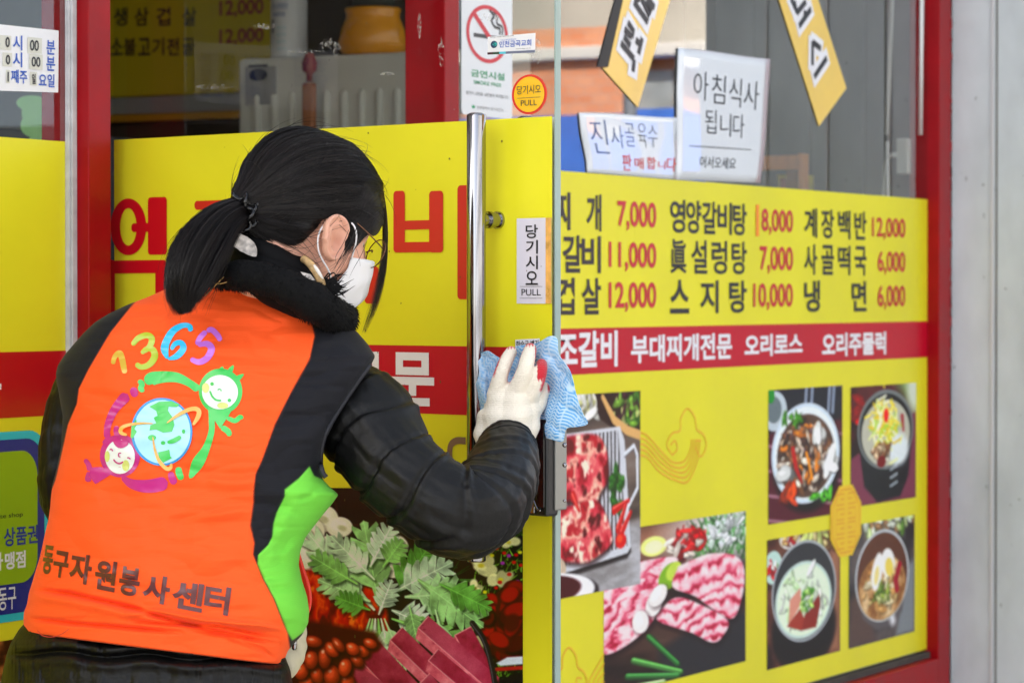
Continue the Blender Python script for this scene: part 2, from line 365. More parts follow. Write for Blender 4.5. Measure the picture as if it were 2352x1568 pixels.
row('사골떡국', 1845, 1988, R2[0]+.004, R2[1], 0, .02, .080); row('6,000', 2014, 2077, R2[0]+.006, R2[1]-.01, 1, .016)
row('냉면', 1845, 1988, R3[0], R3[1], 0, .022, .098); row('6,000', 2014, 2077, R3[0]+.003, R3[1]-.01, 1, .016)
L_ = F.build('menu_lettering', [INK, REDINK, mat('orange_ink', (250, 140, 30), .4)]); keep(f, L_)
F = Flat(wall_T(.0028))
row('조갈비', 1276, 1416, 1.052, 1.128, 0, .03); row('부대찌개전문', 1447, 1679, 1.057, 1.117, 0, .03); row('오리로스', 1708, 1841, 1.060, 1.112, 0, .035); row('오리주물럭', 1886, 2033, 1.052, 1.110, 0, .035)
keep(f, F.build('band_lettering', WHITE))
# thin orange cloud ornaments
ORL = mat('orange_line_ink', (238, 180, 34), .4)
F = Flat(wall_T(.0022)); PW = lambda x, y: wpx(x, y)
def cloud(cx, cy, k, tail=True):
    def c(pts): F.line([PW(cx+x*k, cy+y*k) for x, y in smoothpath(pts, 8)], .0042)
    c([(-30, 45), (-42, 20), (-30, -5), (-12, -12), (-10, -40), (5, -62), (22, -42), (26, -15), (42, -2), (48, 25), (36, 48), (24, 30)])
    c([(-30, 45), (-18, 30), (-24, 12), (-34, 22)]); c([(24, 30), (24, 12), (36, 12)])
    if tail:
        for i in range(5):
            d = i*13
            c([(-112+i*2, -8+d), (-90+i, -2+d*1.02), (-60, 30+d), (-30+d*.12, 60+d*.8), (-2+i*2, 58+d*.9), (12+i*4, 30+d*.5), (14+i*5, 8)])
cloud(1572, 1000, 1.0); cloud(1300, 1545, .95, False)
for i in range(4): F.line([PW(1340+i*9, 1640), PW(1352+i*10, 1560), PW(1386, 1500+i*22)], .004)
keep(f, F.build('cloud_ornament', ORL))
# octagonal fret emblem between the four dishes
F = Flat(wall_T(.0034)); uc, zc = PW(1940, 1195); hw = (RX(1975)-RX(1904))/2; hh = .088
oct_ = [(uc+hw*x, zc+hh*y) for x, y in ((-.42, -1), (.42, -1), (1, -.45), (1, .45), (.42, 1), (-.42, 1), (-1, .45), (-1, -.45))]
F.poly(oct_, 0)
F2 = Flat(wall_T(.0040))
F2.line([(uc+(p[0]-uc)*.88, zc+(p[1]-zc)*.88) for p in oct_+oct_[:1]], .0035)
for sx in (-1, 1):
    for zz in (-.62, -.2, .2, .62):
        x0 = uc+sx*hw*.12; x1 = uc+sx*hw*.62; z0 = zc+hh*(zz-.15); z1 = zc+hh*(zz+.15)
        F2.line([(x0, z0), (x1, z0), (x1, z1), (x0, z1), (x0, (z0+z1)/2), ((x0+x1)/2, (z0+z1)/2)], .0035)
e_ = F.build('octagon_emblem', mat('amber_ink', (243, 200, 26), .4)); keep(f, e_)
keep(f, F2.build('emblem_fret', mat('amber_dark_ink', (232, 160, 30), .4)))
# left window film
F = Flat(wall_T(.0012)); F.rect(-2.538, -.1215, .268, 1.44); f2 = F.build('vinyl_film', YEL); keep(lw, f2)
F = Flat(wall_T(.0020)); F.rect(-2.538, -.1215, 1.016, 1.1155); keep(f2, F.build('red_band', mat('deep_red_vinyl', (190, 8, 24), .32, var=.05)))
F = Flat(wall_T(.0026)); F.text('전문', -.47, -.2835, 1.035, 1.1, 0, .03); keep(f2, F.build('band_lettering', WHITE))

# ================================================================== food pictures (flat prints)
def quadT(xl, xr, ytl, ybl, off):
    u0, u1 = wpx(xl, ytl)[0], wpx(xr, ytl)[0]; z1, z0 = wpx(xl, ytl)[1], wpx(xl, ybl)[1]
    return lambda X, Y: np.stack([u0+(u1-u0)*X, np.full(np.shape(X), -off), z1+(z0-z1)*Y], -1)
def marble(c, reg, cols, scale, sx=1., sy=1.):
    n = c.noise(scale, 4, sx, sy); n = (n-n.min())/(n.max()-n.min()); n = np.clip((n-.2)/.6, 0, .999)*(len(cols)-1); i = n.astype(int); t = (n-i)[..., None]
    A = np.array(cols, float); col = A[i]*(1-t)+A[np.minimum(i+1, len(cols)-1)]*t
    m = np.clip(reg, 0, 1)[..., None]; c.c = c.c*(1-m)+col*m
def sdm(c, pts, soft=.01): return np.clip(.5+c.sdpoly(pts)/soft, 0, 1)
def elm(c, cx, cy, rx, ry, soft=.01):
    q = np.sqrt(((c.X-cx)/rx)**2+((c.Y-cy)/ry)**2); return np.clip(.5+(1-q)*min(rx, ry)/soft, 0, 1)
def bits(c, n, cx, cy, rx, ry, cols, s0, s1, seed, el=2.2, soft=.008):
    r = np.random.RandomState(seed)
    for _ in range(n):
        t, q = r.uniform(0, 6.28), math.sqrt(r.uniform(0, 1)); s = r.uniform(s0, s1); col = np.array(cols[r.randint(len(cols))], float)
        x, y, rot = cx+rx*q*math.cos(t), cy+ry*q*math.sin(t), r.uniform(0, 3.14)
        c.ell(x+s*.2, y+s*.25, s*r.uniform(.8, el), s*.6, col*.35, rot, soft, .55); c.ell(x, y, s*r.uniform(.8, el), s*.6, col*r.uniform(.75, 1.1), rot, soft)
        c.ell(x-s*.2, y-s*.15, s*.5, s*.2, np.minimum(col*1.35+25, 255), rot, soft, .6)
def grill_picture():
    c = Canvas(0, 1, 0, 1, 1/190.)
    c.c[:] = (92, 82, 76); marble(c, np.ones(c.X.shape), [(70, 62, 58), (120, 108, 100), (150, 146, 142)], .5, .4, 2)
    marble(c, sdm(c, [(-.1, .78), (1.1, .66), (1.1, 1.1), (-.1, 1.1)], .05), [(140, 138, 138), (186, 186, 190)], .2, 1, 4)
    c.poly([(.35, -.02), (1.1, -.02), (1.1, .26), (.75, .2), (.5, .1)], (44, 30, 26)); bits(c, 60, .86, .08, .16, .12, [(60, 100, 40), (120, 160, 70), (70, 30, 50), (170, 180, 120)], .012, .03, 3)
    c.stroke([(.6, .02), (.72, .14), (.86, .2), (1.05, .24)], [.03, .045, .05, .05], (206, 170, 120)); c.ell(.42, .05, .12, .08, (226, 224, 214)); bits(c, 18, .42, .06, .1, .06, [(240, 240, 232), (190, 190, 140)], .02, .04, 5)
    tray = [(-.1, .2), (.78, .175), (.83, .25), (.9, .8), (.86, .83), (-.1, .9)]
    c.poly([(x, y+.025) for x, y in tray], (30, 26, 26), .02); c.poly(tray, (205, 208, 214)); inner = [(-.1, .215), (.76, .195), (.86, .79), (-.1, .87)]
    reg = sdm(c, inner, .006); ph = (c.X*.97-c.Y*.02)*26; c.blend(reg*np.clip(.5+3*np.sin(ph*2*np.pi), 0, 1), (74, 70, 72))
    c.stroke([(.83, .32), (.93, .28), (.965, .33), (.97, .5), (.86, .6)], .022, (222, 226, 232)); c.stroke([(.83, .335), (.93, .297), (.955, .34)], .008, (110, 110, 116))
    for P, sd in (([(-.1, .22), (.45, .2), (.62, .26), (.66, .42), (.58, .5), (.5, .55), (.2, .52), (-.1, .5)], 3), ([(-.1, .5), (.2, .55), (.5, .53), (.62, .6), (.7, .75), (.55, .82), (.4, .84), (.1, .8), (-.1, .76)], 9)):
        c.rng = np.random.RandomState(sd); P = smoothpath(P+[P[0]], 6)
        c.poly([(x+.012, y+.02) for x, y in P], (30, 14, 16), .03, .8*np.ones(c.X.shape)); m = sdm(c, P, .02)
        marble(c, m, [(96, 14, 26), (150, 28, 46), (196, 70, 84), (214, 116, 118), (232, 190, 170), (168, 40, 52)], .13)
        n = c.noise(.07, 3); c.blend(m*np.clip((n-.62)*9, 0, 1), (244, 226, 208)); c.blend(m*np.clip((.36-n)*8, 0, 1), (84, 10, 20))
    bits(c, 14, .76, .5, .07, .11, [(70, 130, 50), (120, 176, 70), (40, 90, 30)], .03, .05, 12, 1.2)
    for p in ([(.72, .6), (.88, .56)], [(.76, .7), (.85, .58)], [(.8, .72), (.9, .62)], [(.3, .5), (.36, .58)]): c.stroke(p, [.05, .02], (176, 18, 24)); c.stroke([(a-.01, d-.01) for a, d in p], [.012, .006], (240, 120, 110))
    c.ell(.79, .76, .06, .04, (190, 24, 26)); c.ell(.78, .75, .03, .02, (232, 90, 60)); c.ell(.1, .86, .13, .075, (196, 180, 160)); c.ell(.09, .84, .09, .045, (228, 216, 200))
    c.ell(-.02, .99, .58, .12, (30, 24, 26)); c.ell(-.04, .975, .56, .11, (240, 240, 244)); c.ell(-.1, .955, .48, .085, (70, 20, 24))
    return c
def pork_picture():
    c = Canvas(0, 1, 0, 1.12, 1/190.)
    marble(c, np.ones(c.X.shape), [(40, 30, 28), (70, 52, 46), (90, 70, 62)], .4, .4, 2)
    c.poly([(0, 0), (1, -.1), (1, .22), (.3, .26), (0, .2)], (150, 110, 92), .2); c.ell(.85, .12, .35, .2, (226, 232, 236), 0, .25)
    r = np.random.RandomState(5)
    for i in range(200):
        x, y = r.uniform(.6, 1.02), r.uniform(.02, .36); l = r.uniform(.02, .06); c.stroke([(x, y), (x+r.uniform(-.03, .03), y-l)], [.016, .003], np.array((66, 110, 60))*r.uniform(.5, 1.6), .015)
    bits(c, 22, .85, .13, .14, .09, [(240, 244, 246), (206, 220, 210)], .02, .035, 8)
    c.ell(.33, .15, .09, .07, (226, 232, 150)); c.ell(.33, .155, .06, .045, (240, 244, 200))
    bits(c, 40, .56, .15, .13, .1, [(190, 20, 34), (150, 10, 24), (236, 226, 214), (214, 60, 60)], .018, .035, 11)
    fat = [(156, 26, 58), (200, 84, 112), (226, 150, 166), (238, 196, 204), (244, 220, 222)]
    def slab(P, dirx, diry, sd, sc=.13):
        c.rng = np.random.RandomState(sd); P = smoothpath(P+[P[0]], 5); c.poly([(x+.01, y+.025) for x, y in P], (30, 16, 20), .05); m = sdm(c, P, .012)
        n0 = c.noise(.25, 3); n1 = c.noise(.09, 3, 1.6*abs(diry)+.5, 1.6*abs(dirx)+.5); t = (c.X*dirx+c.Y*diry)/sc+n0*2.2+n1*.9; w = .5+.5*np.sin(t*6.28); w = np.clip(.18+w**.7*.8+.9*(n1-.5)+.5*(c.noise(.04, 3)-.5), 0, .999)*(len(fat)-1); i = w.astype(int); f_ = (w-i)[..., None]; A = np.array(fat, float)
        col = A[i]*(1-f_)+A[np.minimum(i+1, 4)]*f_; c.c = c.c*(1-m[..., None])+col*m[..., None]
    slab([(-.02, .25), (.42, .24), (.5, .3), (.42, .46), (.3, .6), (-.02, .62)], .75, .6, 3); slab([(-.02, .52), (.3, .44), (.4, .5), (.3, .7), (.1, .82), (-.02, .8)], .9, .45, 4)
    c.ell(.44, .38, .07, .1, (130, 170, 50), .5); c.ell(.47, .35, .05, .07, (186, 206, 96), .5)
    c.poly([(.36, .9), (.6, .78), (1.02, .74), (1.02, 1.2), (.4, 1.2)], (50, 48, 52), .06)
    slab([(.5, .32), (.72, .27), (.92, .32), (.99, .44), (.97, .64), (.88, .78), (.62, .56), (.46, .46)], .12, 1.0, 6, .1)
    slab([(.38, .6), (.48, .54), (.62, .6), (.86, .78), (.82, .9), (.74, .92), (.6, .82), (.36, .68)], .25, .95, 8, .085)
    for x, y, a in ((.33, .56, .2), (.24, .66, -.1), (.36, .5, .5)): c.ell(x+.01, y+.012, .06, .085, (60, 40, 44), a, .03, .6); c.ell(x, y, .055, .08, (236, 232, 230), a); c.ell(x-.012, y-.02, .022, .045, (250, 250, 248), a, .02)
    for a, q, w, cc in (((.2, .92), (.52, 1.08), .05, (90, 140, 80)), ((.16, 1.02), (.5, 1.1), .05, (70, 120, 70)), ((.3, .78), (.5, 1.02), .045, (60, 110, 62)), ((.1, 1.1), (.4, 1.12), .05, (150, 186, 130))):
        c.stroke([a, q], [w, w*.8], np.array(cc)*.6); c.stroke([(a[0]-.005, a[1]-.008), (q[0]-.005, q[1]-.008)], w*.6, cc); c.stroke([(a[0]-.008, a[1]-.014), (q[0], q[1]-.014)], w*.15, np.minimum(np.array(cc)*1.6, 255))
    return c
def bowl_picture(kind):
    c = Canvas(0, 1, 0, 1, 1/130.); W = np.ones(c.X.shape); c.rng = np.random.RandomState(kind+20)
    if kind == 0:
        c.c[:] = (84, 26, 44); c.blend(.6*np.clip(np.sin((c.Y-.15*c.X)*34)*6-5, 0, 1), (214, 190, 196)); c.poly([(0, 0), (1, 0), (1, .26), (0, .32)], (34, 34, 44), .04)
        for x in (.5, .58, .82, .88): c.stroke([(x, .0), (x-.02, .2)], .03, (170, 182, 200), .03)
        c.ell(.08, .16, .16, .15, (190, 200, 206)); c.ell(.07, .15, .1, .1, (110, 120, 124)); c.ell(.03, .04, .05, .06, (40, 130, 50))
        c.ell(.52, .55, .47, .4, (22, 8, 14), 0, .06); c.ell(.5, .5, .46, .385, (206, 218, 228)); c.ell(.5, .5, .425, .355, (228, 236, 242)); c.ell(.5, .52, .39, .32, (90, 70, 60))
        bits(c, 150, .5, .52, .34, .28, [(120, 84, 60), (70, 52, 48), (196, 180, 164), (150, 110, 80), (226, 216, 200), (210, 130, 50), (96, 74, 80)], .02, .045, 1)
        for x, y, a in ((.66, .36, 1.2), (.24, .64, .3), (.84, .6, 1.)): bits(c, 3, x, y, .05, .05, [(240, 242, 240)], .06, .09, int(x*90), 1.8)
        c.stroke([(.32, .46), (.36, .6), (.44, .72)], [.05, .045, .02], (166, 12, 26)); bits(c, 10, .3, .24, .12, .05, [(80, 140, 40)], .02, .04, 4); bits(c, 12, .72, .84, .14, .04, [(90, 170, 50)], .02, .04, 5); c.stroke([(.5, .5), (.55, .62), (.58, .7)], .03, (236, 150, 40)); bits(c, 10, .26, .8, .1, .06, [(200, 80, 24), (130, 50, 24)], .03, .05, 6)
    elif kind == 1:
        marble(c, W, [(60, 20, 26), (90, 40, 44), (40, 20, 20)], .4); c.poly([(.6, -.1), (1.1, -.1), (1.1, .4)], (140, 160, 110), .15); c.ell(.98, .05, .12, .2, (206, 214, 200), 0, .1); c.poly([(0, .6), (1, .25), (1, 1), (0, 1)], (120, 66, 84), .02); bits(c, 14, .1, .2, .1, .12, [(200, 24, 20), (120, 8, 10)], .03, .06, 2)
        c.poly([(.1, .4), (.95, .4), (.88, .8), (.75, .97), (.4, .99), (.2, .84)], (32, 34, 38), .03); c.ell(.53, .38, .43, .34, (120, 126, 126)); c.ell(.53, .385, .40, .31, (30, 32, 34)); c.ell(.53, .41, .37, .285, (186, 186, 172)); c.ell(.72, .56, .16, .14, (222, 230, 232), 0, .06)
        r = np.random.RandomState(3)
        for i in range(150):
            x, y = .48+r.normal(0, .11), .33+r.normal(0, .1); a = r.uniform(0, 3.14); l = r.uniform(.03, .07); cc = [(226, 232, 170), (230, 214, 90), (240, 240, 220), (170, 200, 70), (214, 190, 60)][r.randint(5)]; c.stroke([(x-l*math.cos(a), y-l*math.sin(a)), (x+l*math.cos(a), y+l*math.sin(a))], .02, cc, .012)
        bits(c, 40, .45, .55, .13, .06, [(150, 110, 80), (120, 84, 60), (206, 180, 150)], .02, .04, 9); c.ell(.53, .26, .04, .06, (214, 30, 36)); c.ell(.46, .65, .07, .05, (110, 14, 24)); c.stroke([(.78, .28), (.8, .4)], [.05, .03], (150, 30, 50))
        for y in (.72, .79, .86): c.stroke([(.6, y+.01), (.7, y-.02)], .018, (196, 206, 212), .02)
    elif kind == 2:
        marble(c, W, [(70, 40, 34), (110, 74, 60), (50, 30, 30)], .3); c.poly([(.7, .3), (1, .1), (1, 1), (.8, 1)], (150, 110, 90), .1); bits(c, 30, .7, .06, .3, .1, [(206, 190, 140), (120, 90, 60), (190, 200, 130)], .03, .06, 4)
        c.ell(.08, .22, .12, .13, (190, 214, 206)); bits(c, 14, .08, .24, .07, .07, [(190, 20, 40), (240, 240, 236), (110, 160, 90)], .02, .035, 3); c.ell(.3, .02, .14, .08, (210, 206, 200)); bits(c, 8, .3, .02, .1, .05, [(150, 30, 40), (220, 190, 130)], .02, .04, 6)
        c.ell(.5, .75, .44, .34, (26, 16, 20), 0, .05); c.ell(.5, .45, .44, .4, (170, 176, 180)); c.ell(.5, .452, .42, .38, (58, 58, 62)); c.ell(.49, .52, .385, .305, (196, 214, 206)); c.ell(.49, .52, .36, .28, (222, 236, 214))
        bits(c, 60, .49, .5, .32, .24, [(226, 240, 216), (200, 226, 180), (236, 244, 232)], .02, .04, 7); c.poly([(.3, .5), (.44, .42), (.46, .54), (.28, .7)], (206, 150, 134)); c.poly([(.26, .7), (.44, .58), (.5, .68), (.46, .76)], (150, 66, 54)); c.poly([(.5, .64), (.7, .5), (.72, .58), (.66, .76), (.46, .76)], (130, 52, 44)); bits(c, 40, .54, .53, .1, .09, [(110, 170, 70), (170, 210, 120), (236, 244, 230), (80, 140, 50)], .015, .03, 8, 1.4)
    else:
        marble(c, W, [(44, 42, 46), (80, 76, 78), (110, 100, 96)], .3); c.poly([(0, .6), (.3, .5), (.4, 1), (0, 1)], (90, 74, 70), .1); bits(c, 30, .6, .04, .4, .1, [(110, 150, 70), (214, 220, 206), (150, 120, 90), (190, 210, 150)], .03, .06, 2); c.poly([(.9, .4), (1, .38), (1, 1), (.7, 1)], (130, 136, 140), .06)
        c.poly([(.1, .4), (.92, .4), (.8, .8), (.6, .9), (.4, .9), (.2, .78)], (96, 92, 94), .03); c.stroke([(.62, .78), (.66, .86)], .08, (220, 222, 226), .06); c.ell(.5, .46, .41, .385, (190, 196, 200)); c.ell(.5, .465, .385, .365, (94, 62, 48)); c.ell(.5, .56, .355, .27, (176, 142, 96)); c.rng = np.random.RandomState(2)
        marble(c, elm(c, .5, .56, .35, .26, .03), [(130, 90, 54), (186, 150, 110), (216, 196, 160)], .12); bits(c, 60, .48, .55, .28, .2, [(200, 170, 120), (226, 214, 180), (160, 120, 70), (190, 150, 100)], .02, .05, 3)
        c.ell(.42, .42, .075, .16, (244, 244, 238), .25); c.ell(.58, .36, .1, .12, (242, 242, 238), -.3); c.ell(.6, .4, .06, .08, (226, 206, 110), -.3); c.ell(.41, .45, .035, .08, (228, 214, 150), .25); c.stroke([(.76, .4), (.7, .52), (.72, .6)], .07, (150, 30, 54)); bits(c, 26, .5, .62, .1, .06, [(150, 170, 80), (206, 214, 150), (110, 140, 60)], .02, .04, 5)
    return c
P = [('A', pork_picture(), quadT(1385, 1711, 1222, 1560, .0022)), ('B', grill_picture(), quadT(1243, 1468, 911, 1382, .0030))]
for _, c, T in P: keep(f, c.build('food_picture', T))
for k, q in enumerate(((1763, 1933, 896, 1204), (1952, 2102, 889, 1165), (1760, 1928, 1240, 1538), (1948, 2099, 1208, 1489))): keep(f, bowl_picture(k).build('food_picture', quadT(*q, .0024)))

# a food picture at the foot of the left film, mostly behind the person
c = Canvas(0, 1, 0, 1, 1/60.); marble(c, np.ones(c.X.shape), [(90, 50, 30), (160, 110, 70), (60, 30, 24)], .3); c.poly([(.6, .7), (1, .5), (1, 1), (.5, 1)], (200, 206, 214), .05); keep(f2, c.build('food_picture', quadT(-160, 34, 1497, 1660, .0024)))

# ================================================================== the opened glass door
door = tag(empty('glass_door', tuple(DP)), 'open frameless glass door with yellow film, long steel pull handle and black lock', 'door')
DT = lambda off: (lambda s, z: tuple(dw(s, off, z)))
def dbox(mb, s0, s1, o0, o1, z0, z1, m=0): mb.box(s0, s1, o0, o1, z0, z1, m, lambda s, o, z: tuple(dw(s, o, z)))
def dpx(px, py, off=.004): return on_door(px, py, off)
S1 = .928
p = MB(); dbox(p, -.02, S1-.0035, -.011, 0.0, .06, 2.3); keep(door, p.build('glass_pane', DOORG))
p = MB(); dbox(p, S1-.0033, S1, -.011, 0.0, .06, 2.3); keep(door, p.build('glass_edge', mat('green_glass_edge', (150, 170, 165), .15, var=.12, vscale=3), None, bevel=.001))
for z0, z1 in ((.02, .058), (2.302, 2.33)):
    p = MB(); dbox(p, -.02, S1, -.016, .005, z0, z1); keep(door, p.build('pivot_rail', BRUSHED, None, bevel=.002))
F = Flat(DT(.0012)); F.rect(-.018, .9225, .1, 1.448); df = F.build('vinyl_film', YEL); keep(door, df)
F = Flat(DT(.0018)); F.rect(-.018, .9225, 1.0315, 1.129); keep(df, F.build('red_band', RED))
F = Flat(DT(-.0125)); F.rect(-.018, .9225, .1, 1.448); keep(df, F.build('film_backing', WHITE))
BIGRED = mat('big_red_vinyl', (205, 12, 30), .32)
F = Flat(DT(.0024))
def dpoly(pts, m=0): F.poly([dpx(*q) for q in pts], m)
def drect(x0, x1, y0, y1, r=4, m=0):
    a, b_ = dpx(x0, y1), dpx(x1, y0); F.poly(roundrect(a[0], b_[0], a[1], b_[1], min(.006, (b_[0]-a[0])*.3)), m)
def ring(cx, cy, rx, ry, w, m=0, k=40):
    F.k += 1
    a = [dpx(cx+rx*math.cos(2*math.pi*i/k), cy+ry*math.sin(2*math.pi*i/k)) for i in range(k+1)]; a2 = [dpx(cx+(rx-w)*math.cos(2*math.pi*i/k), cy+(ry-w)*math.sin(2*math.pi*i/k)) for i in range(k+1)]
    F.mb.add([F.T(*q) for q in a+a2], [(i, i+1, k+2+i, k+1+i) for i in range(k)], m)
ring(293, 521, 41, 65, 22); drect(300, 345, 512, 533); drect(338, 381, 452, 585)                       # 어
drect(238, 381, 597, 628); drect(355, 381, 600, 735); drect(225, 262, 597, 735); drect(238, 381, 715, 742)  # ㅁ
drect(445, 560, 458, 482); drect(488, 520, 470, 560); drect(585, 612, 440, 690)                       # 지
drect(680, 830, 440, 466); drect(800, 836, 440, 560); drect(650, 830, 560, 690)
drect(902, 928, 438, 580); drect(984, 1016, 438, 580); drect(910, 1010, 505, 528); drect(910, 1010, 555, 580); drect(1049, 1080, 425, 687)  # 비
drect(836, 868, 612, 697)
keep(df, F.build('red_lettering', BIGRED))
F = Flat(DT(.0030)); a, b_ = dpx(896, 930), dpx(996, 810); F.text('문', a[0], b_[0], a[1], b_[1], 0, .035); F.text('전', a[0]-.1, a[0]-.022, a[1], b_[1], 0, .035); keep(df, F.build('band_lettering', WHITE))
# door picture: vegetables, ham and flowers
def leaf(c, x0, y0, x1, y1, w, col, seed):
    r = np.random.RandomState(seed); dx, dy = x1-x0, y1-y0; L = math.hypot(dx, dy); ux, uy = dx/L, dy/L; nx, ny = -uy, ux; up, dn = [], []
    k = 5
    for i in range(k):
        t0 = .22+.66*i/k; ww = w*(.55+.45*math.sin(math.pi*min(1, t0+.15)))
        for side, lst in ((1, up), (-1, dn)):
            tb, tt, te = t0, t0+.19, t0+.115
            for t, q in ((tb, .16), (tb+.06, .6), (tt-.01, 1.0*r.uniform(.8, 1.15)), (tt+.03, .8), (te+.03, .22)): lst.append((x0+ux*L*t+nx*ww*q*side, y0+uy*L*t+ny*ww*q*side))
    P = [(x0+nx*w*.06, y0+ny*w*.06)]+up+[(x0+ux*L*.97+nx*w*.2, y0+uy*L*.97+ny*w*.2), (x1, y1), (x0+ux*L*.97-nx*w*.2, y0+uy*L*.97-ny*w*.2)]+dn[::-1]+[(x0-nx*w*.06, y0-ny*w*.06)]
    C = np.array(col, float); c.poly([(a+4, q+6) for a, q in P], (20, 30, 16), 6, .6*np.ones(c.X.shape)); m = c.poly(P, C, 2.)
    n = c.noise(30, 3); c.blend(m*np.clip((n-.5)*2.4, 0, .7), C*1.28+12); c.blend(m*np.clip((.48-n)*2.4, 0, .7), C*.6)
    c.stroke([(x0, y0), (x1, y1)], [3.2, 1.2], C*1.3+14, 2, .7)
    for i in range(k):
        t = .2+.62*i/k; bx, by = x0+ux*L*t, y0+uy*L*t
        for sgn in (1, -1): c.stroke([(bx, by), (bx+ux*L*.14+nx*w*.7*sgn, by+uy*L*.14+ny*w*.7*sgn)], [1.8, .7], C*1.25+10, 2, .6)
c = Canvas(420, 1201, 1120, 1660, 1.55)
c.c[:] = (40, 22, 24); c.blend(np.clip((1250-c.Y)/200+.5*(c.noise(120)-.5), 0, 1)*.8, (62, 34, 34)); c.blend(np.clip(np.abs(c.noise(90, 2)-.5)*-14+.7, 0, 1)*np.clip((1290-c.Y)/80, 0, 1)*.5, (110, 60, 54))
c.stroke([(900, 1165), (980, 1172), (1090, 1200)], 4, (150, 140, 138), 3); c.stroke([(935, 1205), (1000, 1240), (1060, 1275)], 5, (130, 124, 126), 3)
# flowers, ferns and the rose at the right
rr = np.random.RandomState(12); c.blend(np.clip((c.X-1090)/60, 0, 1), (26, 30, 20)); 
for i in range(340):
    x, y = rr.uniform(1090, 1205), rr.uniform(1195, 1580); a = rr.normal(-.9, .6); l = rr.uniform(8, 22); c.stroke([(x, y), (x+l*math.cos(a), y+l*math.sin(a))], [4.2, 1], np.array((74, 104, 40))*rr.uniform(.35, 1.7), 2)
for cx, cy, n, l in ((1030, 1330, 26, 62), (1130, 1390, 26, 56), (1000, 1300, 20, 50)):
    for i in range(n): a = rr.uniform(0, 6.28); c.stroke([(cx, cy), (cx+l*math.cos(a), cy+l*.8*math.sin(a))], [4, 1.2], np.array((56, 88, 44))*rr.uniform(.6, 1.3), 2)
for cx, cy, s in ((1105, 1298, 40), (1150, 1330, 34), (1125, 1260, 22), (1168, 1245, 26), (1115, 1468, 30), (1090, 1350, 24), (1165, 1190, 18)):
    for k in range(9): a = rr.uniform(0, 6.28); q = rr.uniform(0, .7)*s; c.ell(cx+q*math.cos(a), cy+q*math.sin(a)*.7, s*rr.uniform(.3, .55), s*rr.uniform(.22, .4), np.array((228, 230, 176))*rr.uniform(.72, 1.08), rr.uniform(0, 3), 4)
    c.ell(cx, cy, s*.18, s*.12, (196, 190, 70), 0, 4)
for k in range(26): c.ell(rr.uniform(1110, 1200), rr.uniform(1200, 1420), 5, 4, [(206, 206, 60), (150, 60, 160), (170, 24, 30)][rr.randint(3)], 0, 3)
for k in range(60):
    q = math.sqrt(rr.uniform(0, 1)); a = k*2.4; x, y = 1186+q*72*math.cos(a), 1436+q*84*math.sin(a); v = rr.uniform(.4, 1.15)
    c.ell(x, y, 34*(1.15-q*.5), 20, np.array((110, 10, 20))*v*.55, a+1.2, 6); c.ell(x-3, y-4, 32*(1.1-q*.5), 16, np.array((140, 14, 26))*v, a+1.2, 5)
c.ell(1176, 1430, 18, 22, (70, 6, 14), .4, 8)
# white onion and mushrooms behind the leaves
for x, y, s in ((735, 1190, 42), (700, 1220, 46), (780, 1210, 30), (870, 1262, 46), (900, 1255, 38), (715, 1270, 50), (760, 1260, 40), (680, 1180, 40), (905, 1300, 34)):
    c.ell(x+4, y+6, s, s*.8, (60, 50, 40), 0, 10, .6); c.ell(x, y, s, s*.78, (226, 228, 210), 0, 3); c.ell(x-4, y-6, s*.7, s*.5, (240, 242, 230), 0, 10); c.ell(x+6, y+2, s*.34, s*.2, (190, 192, 160), .3, 5)
for x in (880, 905): c.ell(x, 1258, 5, 8, (40, 34, 30), 0, 3)
# kimchi
c.rng = np.random.RandomState(31); marble(c, sdm(c, [(560, 1330), (760, 1300), (880, 1330), (900, 1500), (860, 1560), (600, 1560)], 10), [(70, 6, 6), (130, 14, 8), (186, 40, 14), (206, 90, 40), (150, 20, 10), (90, 8, 8)], 60, 1.6, .8)
n = c.noise(36, 3, 1.5, .8); c.blend(sdm(c, [(690, 1350), (800, 1330), (830, 1440), (820, 1500), (690, 1520)], 10)*np.clip((n-.6)*8, 0, .9), (232, 140, 60))
# leaves
G = [(184, 210, 180), (162, 198, 150), (142, 184, 124), (194, 218, 194), (128, 174, 104), (100, 152, 74)]
for i, q in enumerate(((860, 1400, 700, 1215, 38), (850, 1380, 730, 1330, 32), (870, 1390, 835, 1195, 42), (850, 1300, 900, 1205, 30), (880, 1300, 925, 1238, 26), (900, 1380, 1000, 1232, 34), (900, 1360, 1040, 1290, 40), (930, 1370, 1080, 1360, 40), (960, 1330, 1110, 1440, 44), (900, 1400, 990, 1440, 34), (900, 1420, 1060, 1470, 26), (850, 1400, 770, 1370, 24), (860, 1330, 760, 1230, 28), (1000, 1400, 1040, 1560, 20), (940, 1390, 960, 1480, 20), (870, 1410, 900, 1330, 24), (820, 1340, 712, 1275, 26), (1010, 1340, 1130, 1400, 26))): leaf(c, *q[:4], q[4]*1.22, G[i % 6], i+3)
for i, (dx, w) in enumerate(((-40, 20), (-20, 26), (0, 28), (22, 26), (44, 20), (70, 16))): leaf(c, 862+dx*.3, 1420, 856+dx*1.1, 1560-abs(dx)*.3, w*1.2, G[(i+1) % 5], i+40)
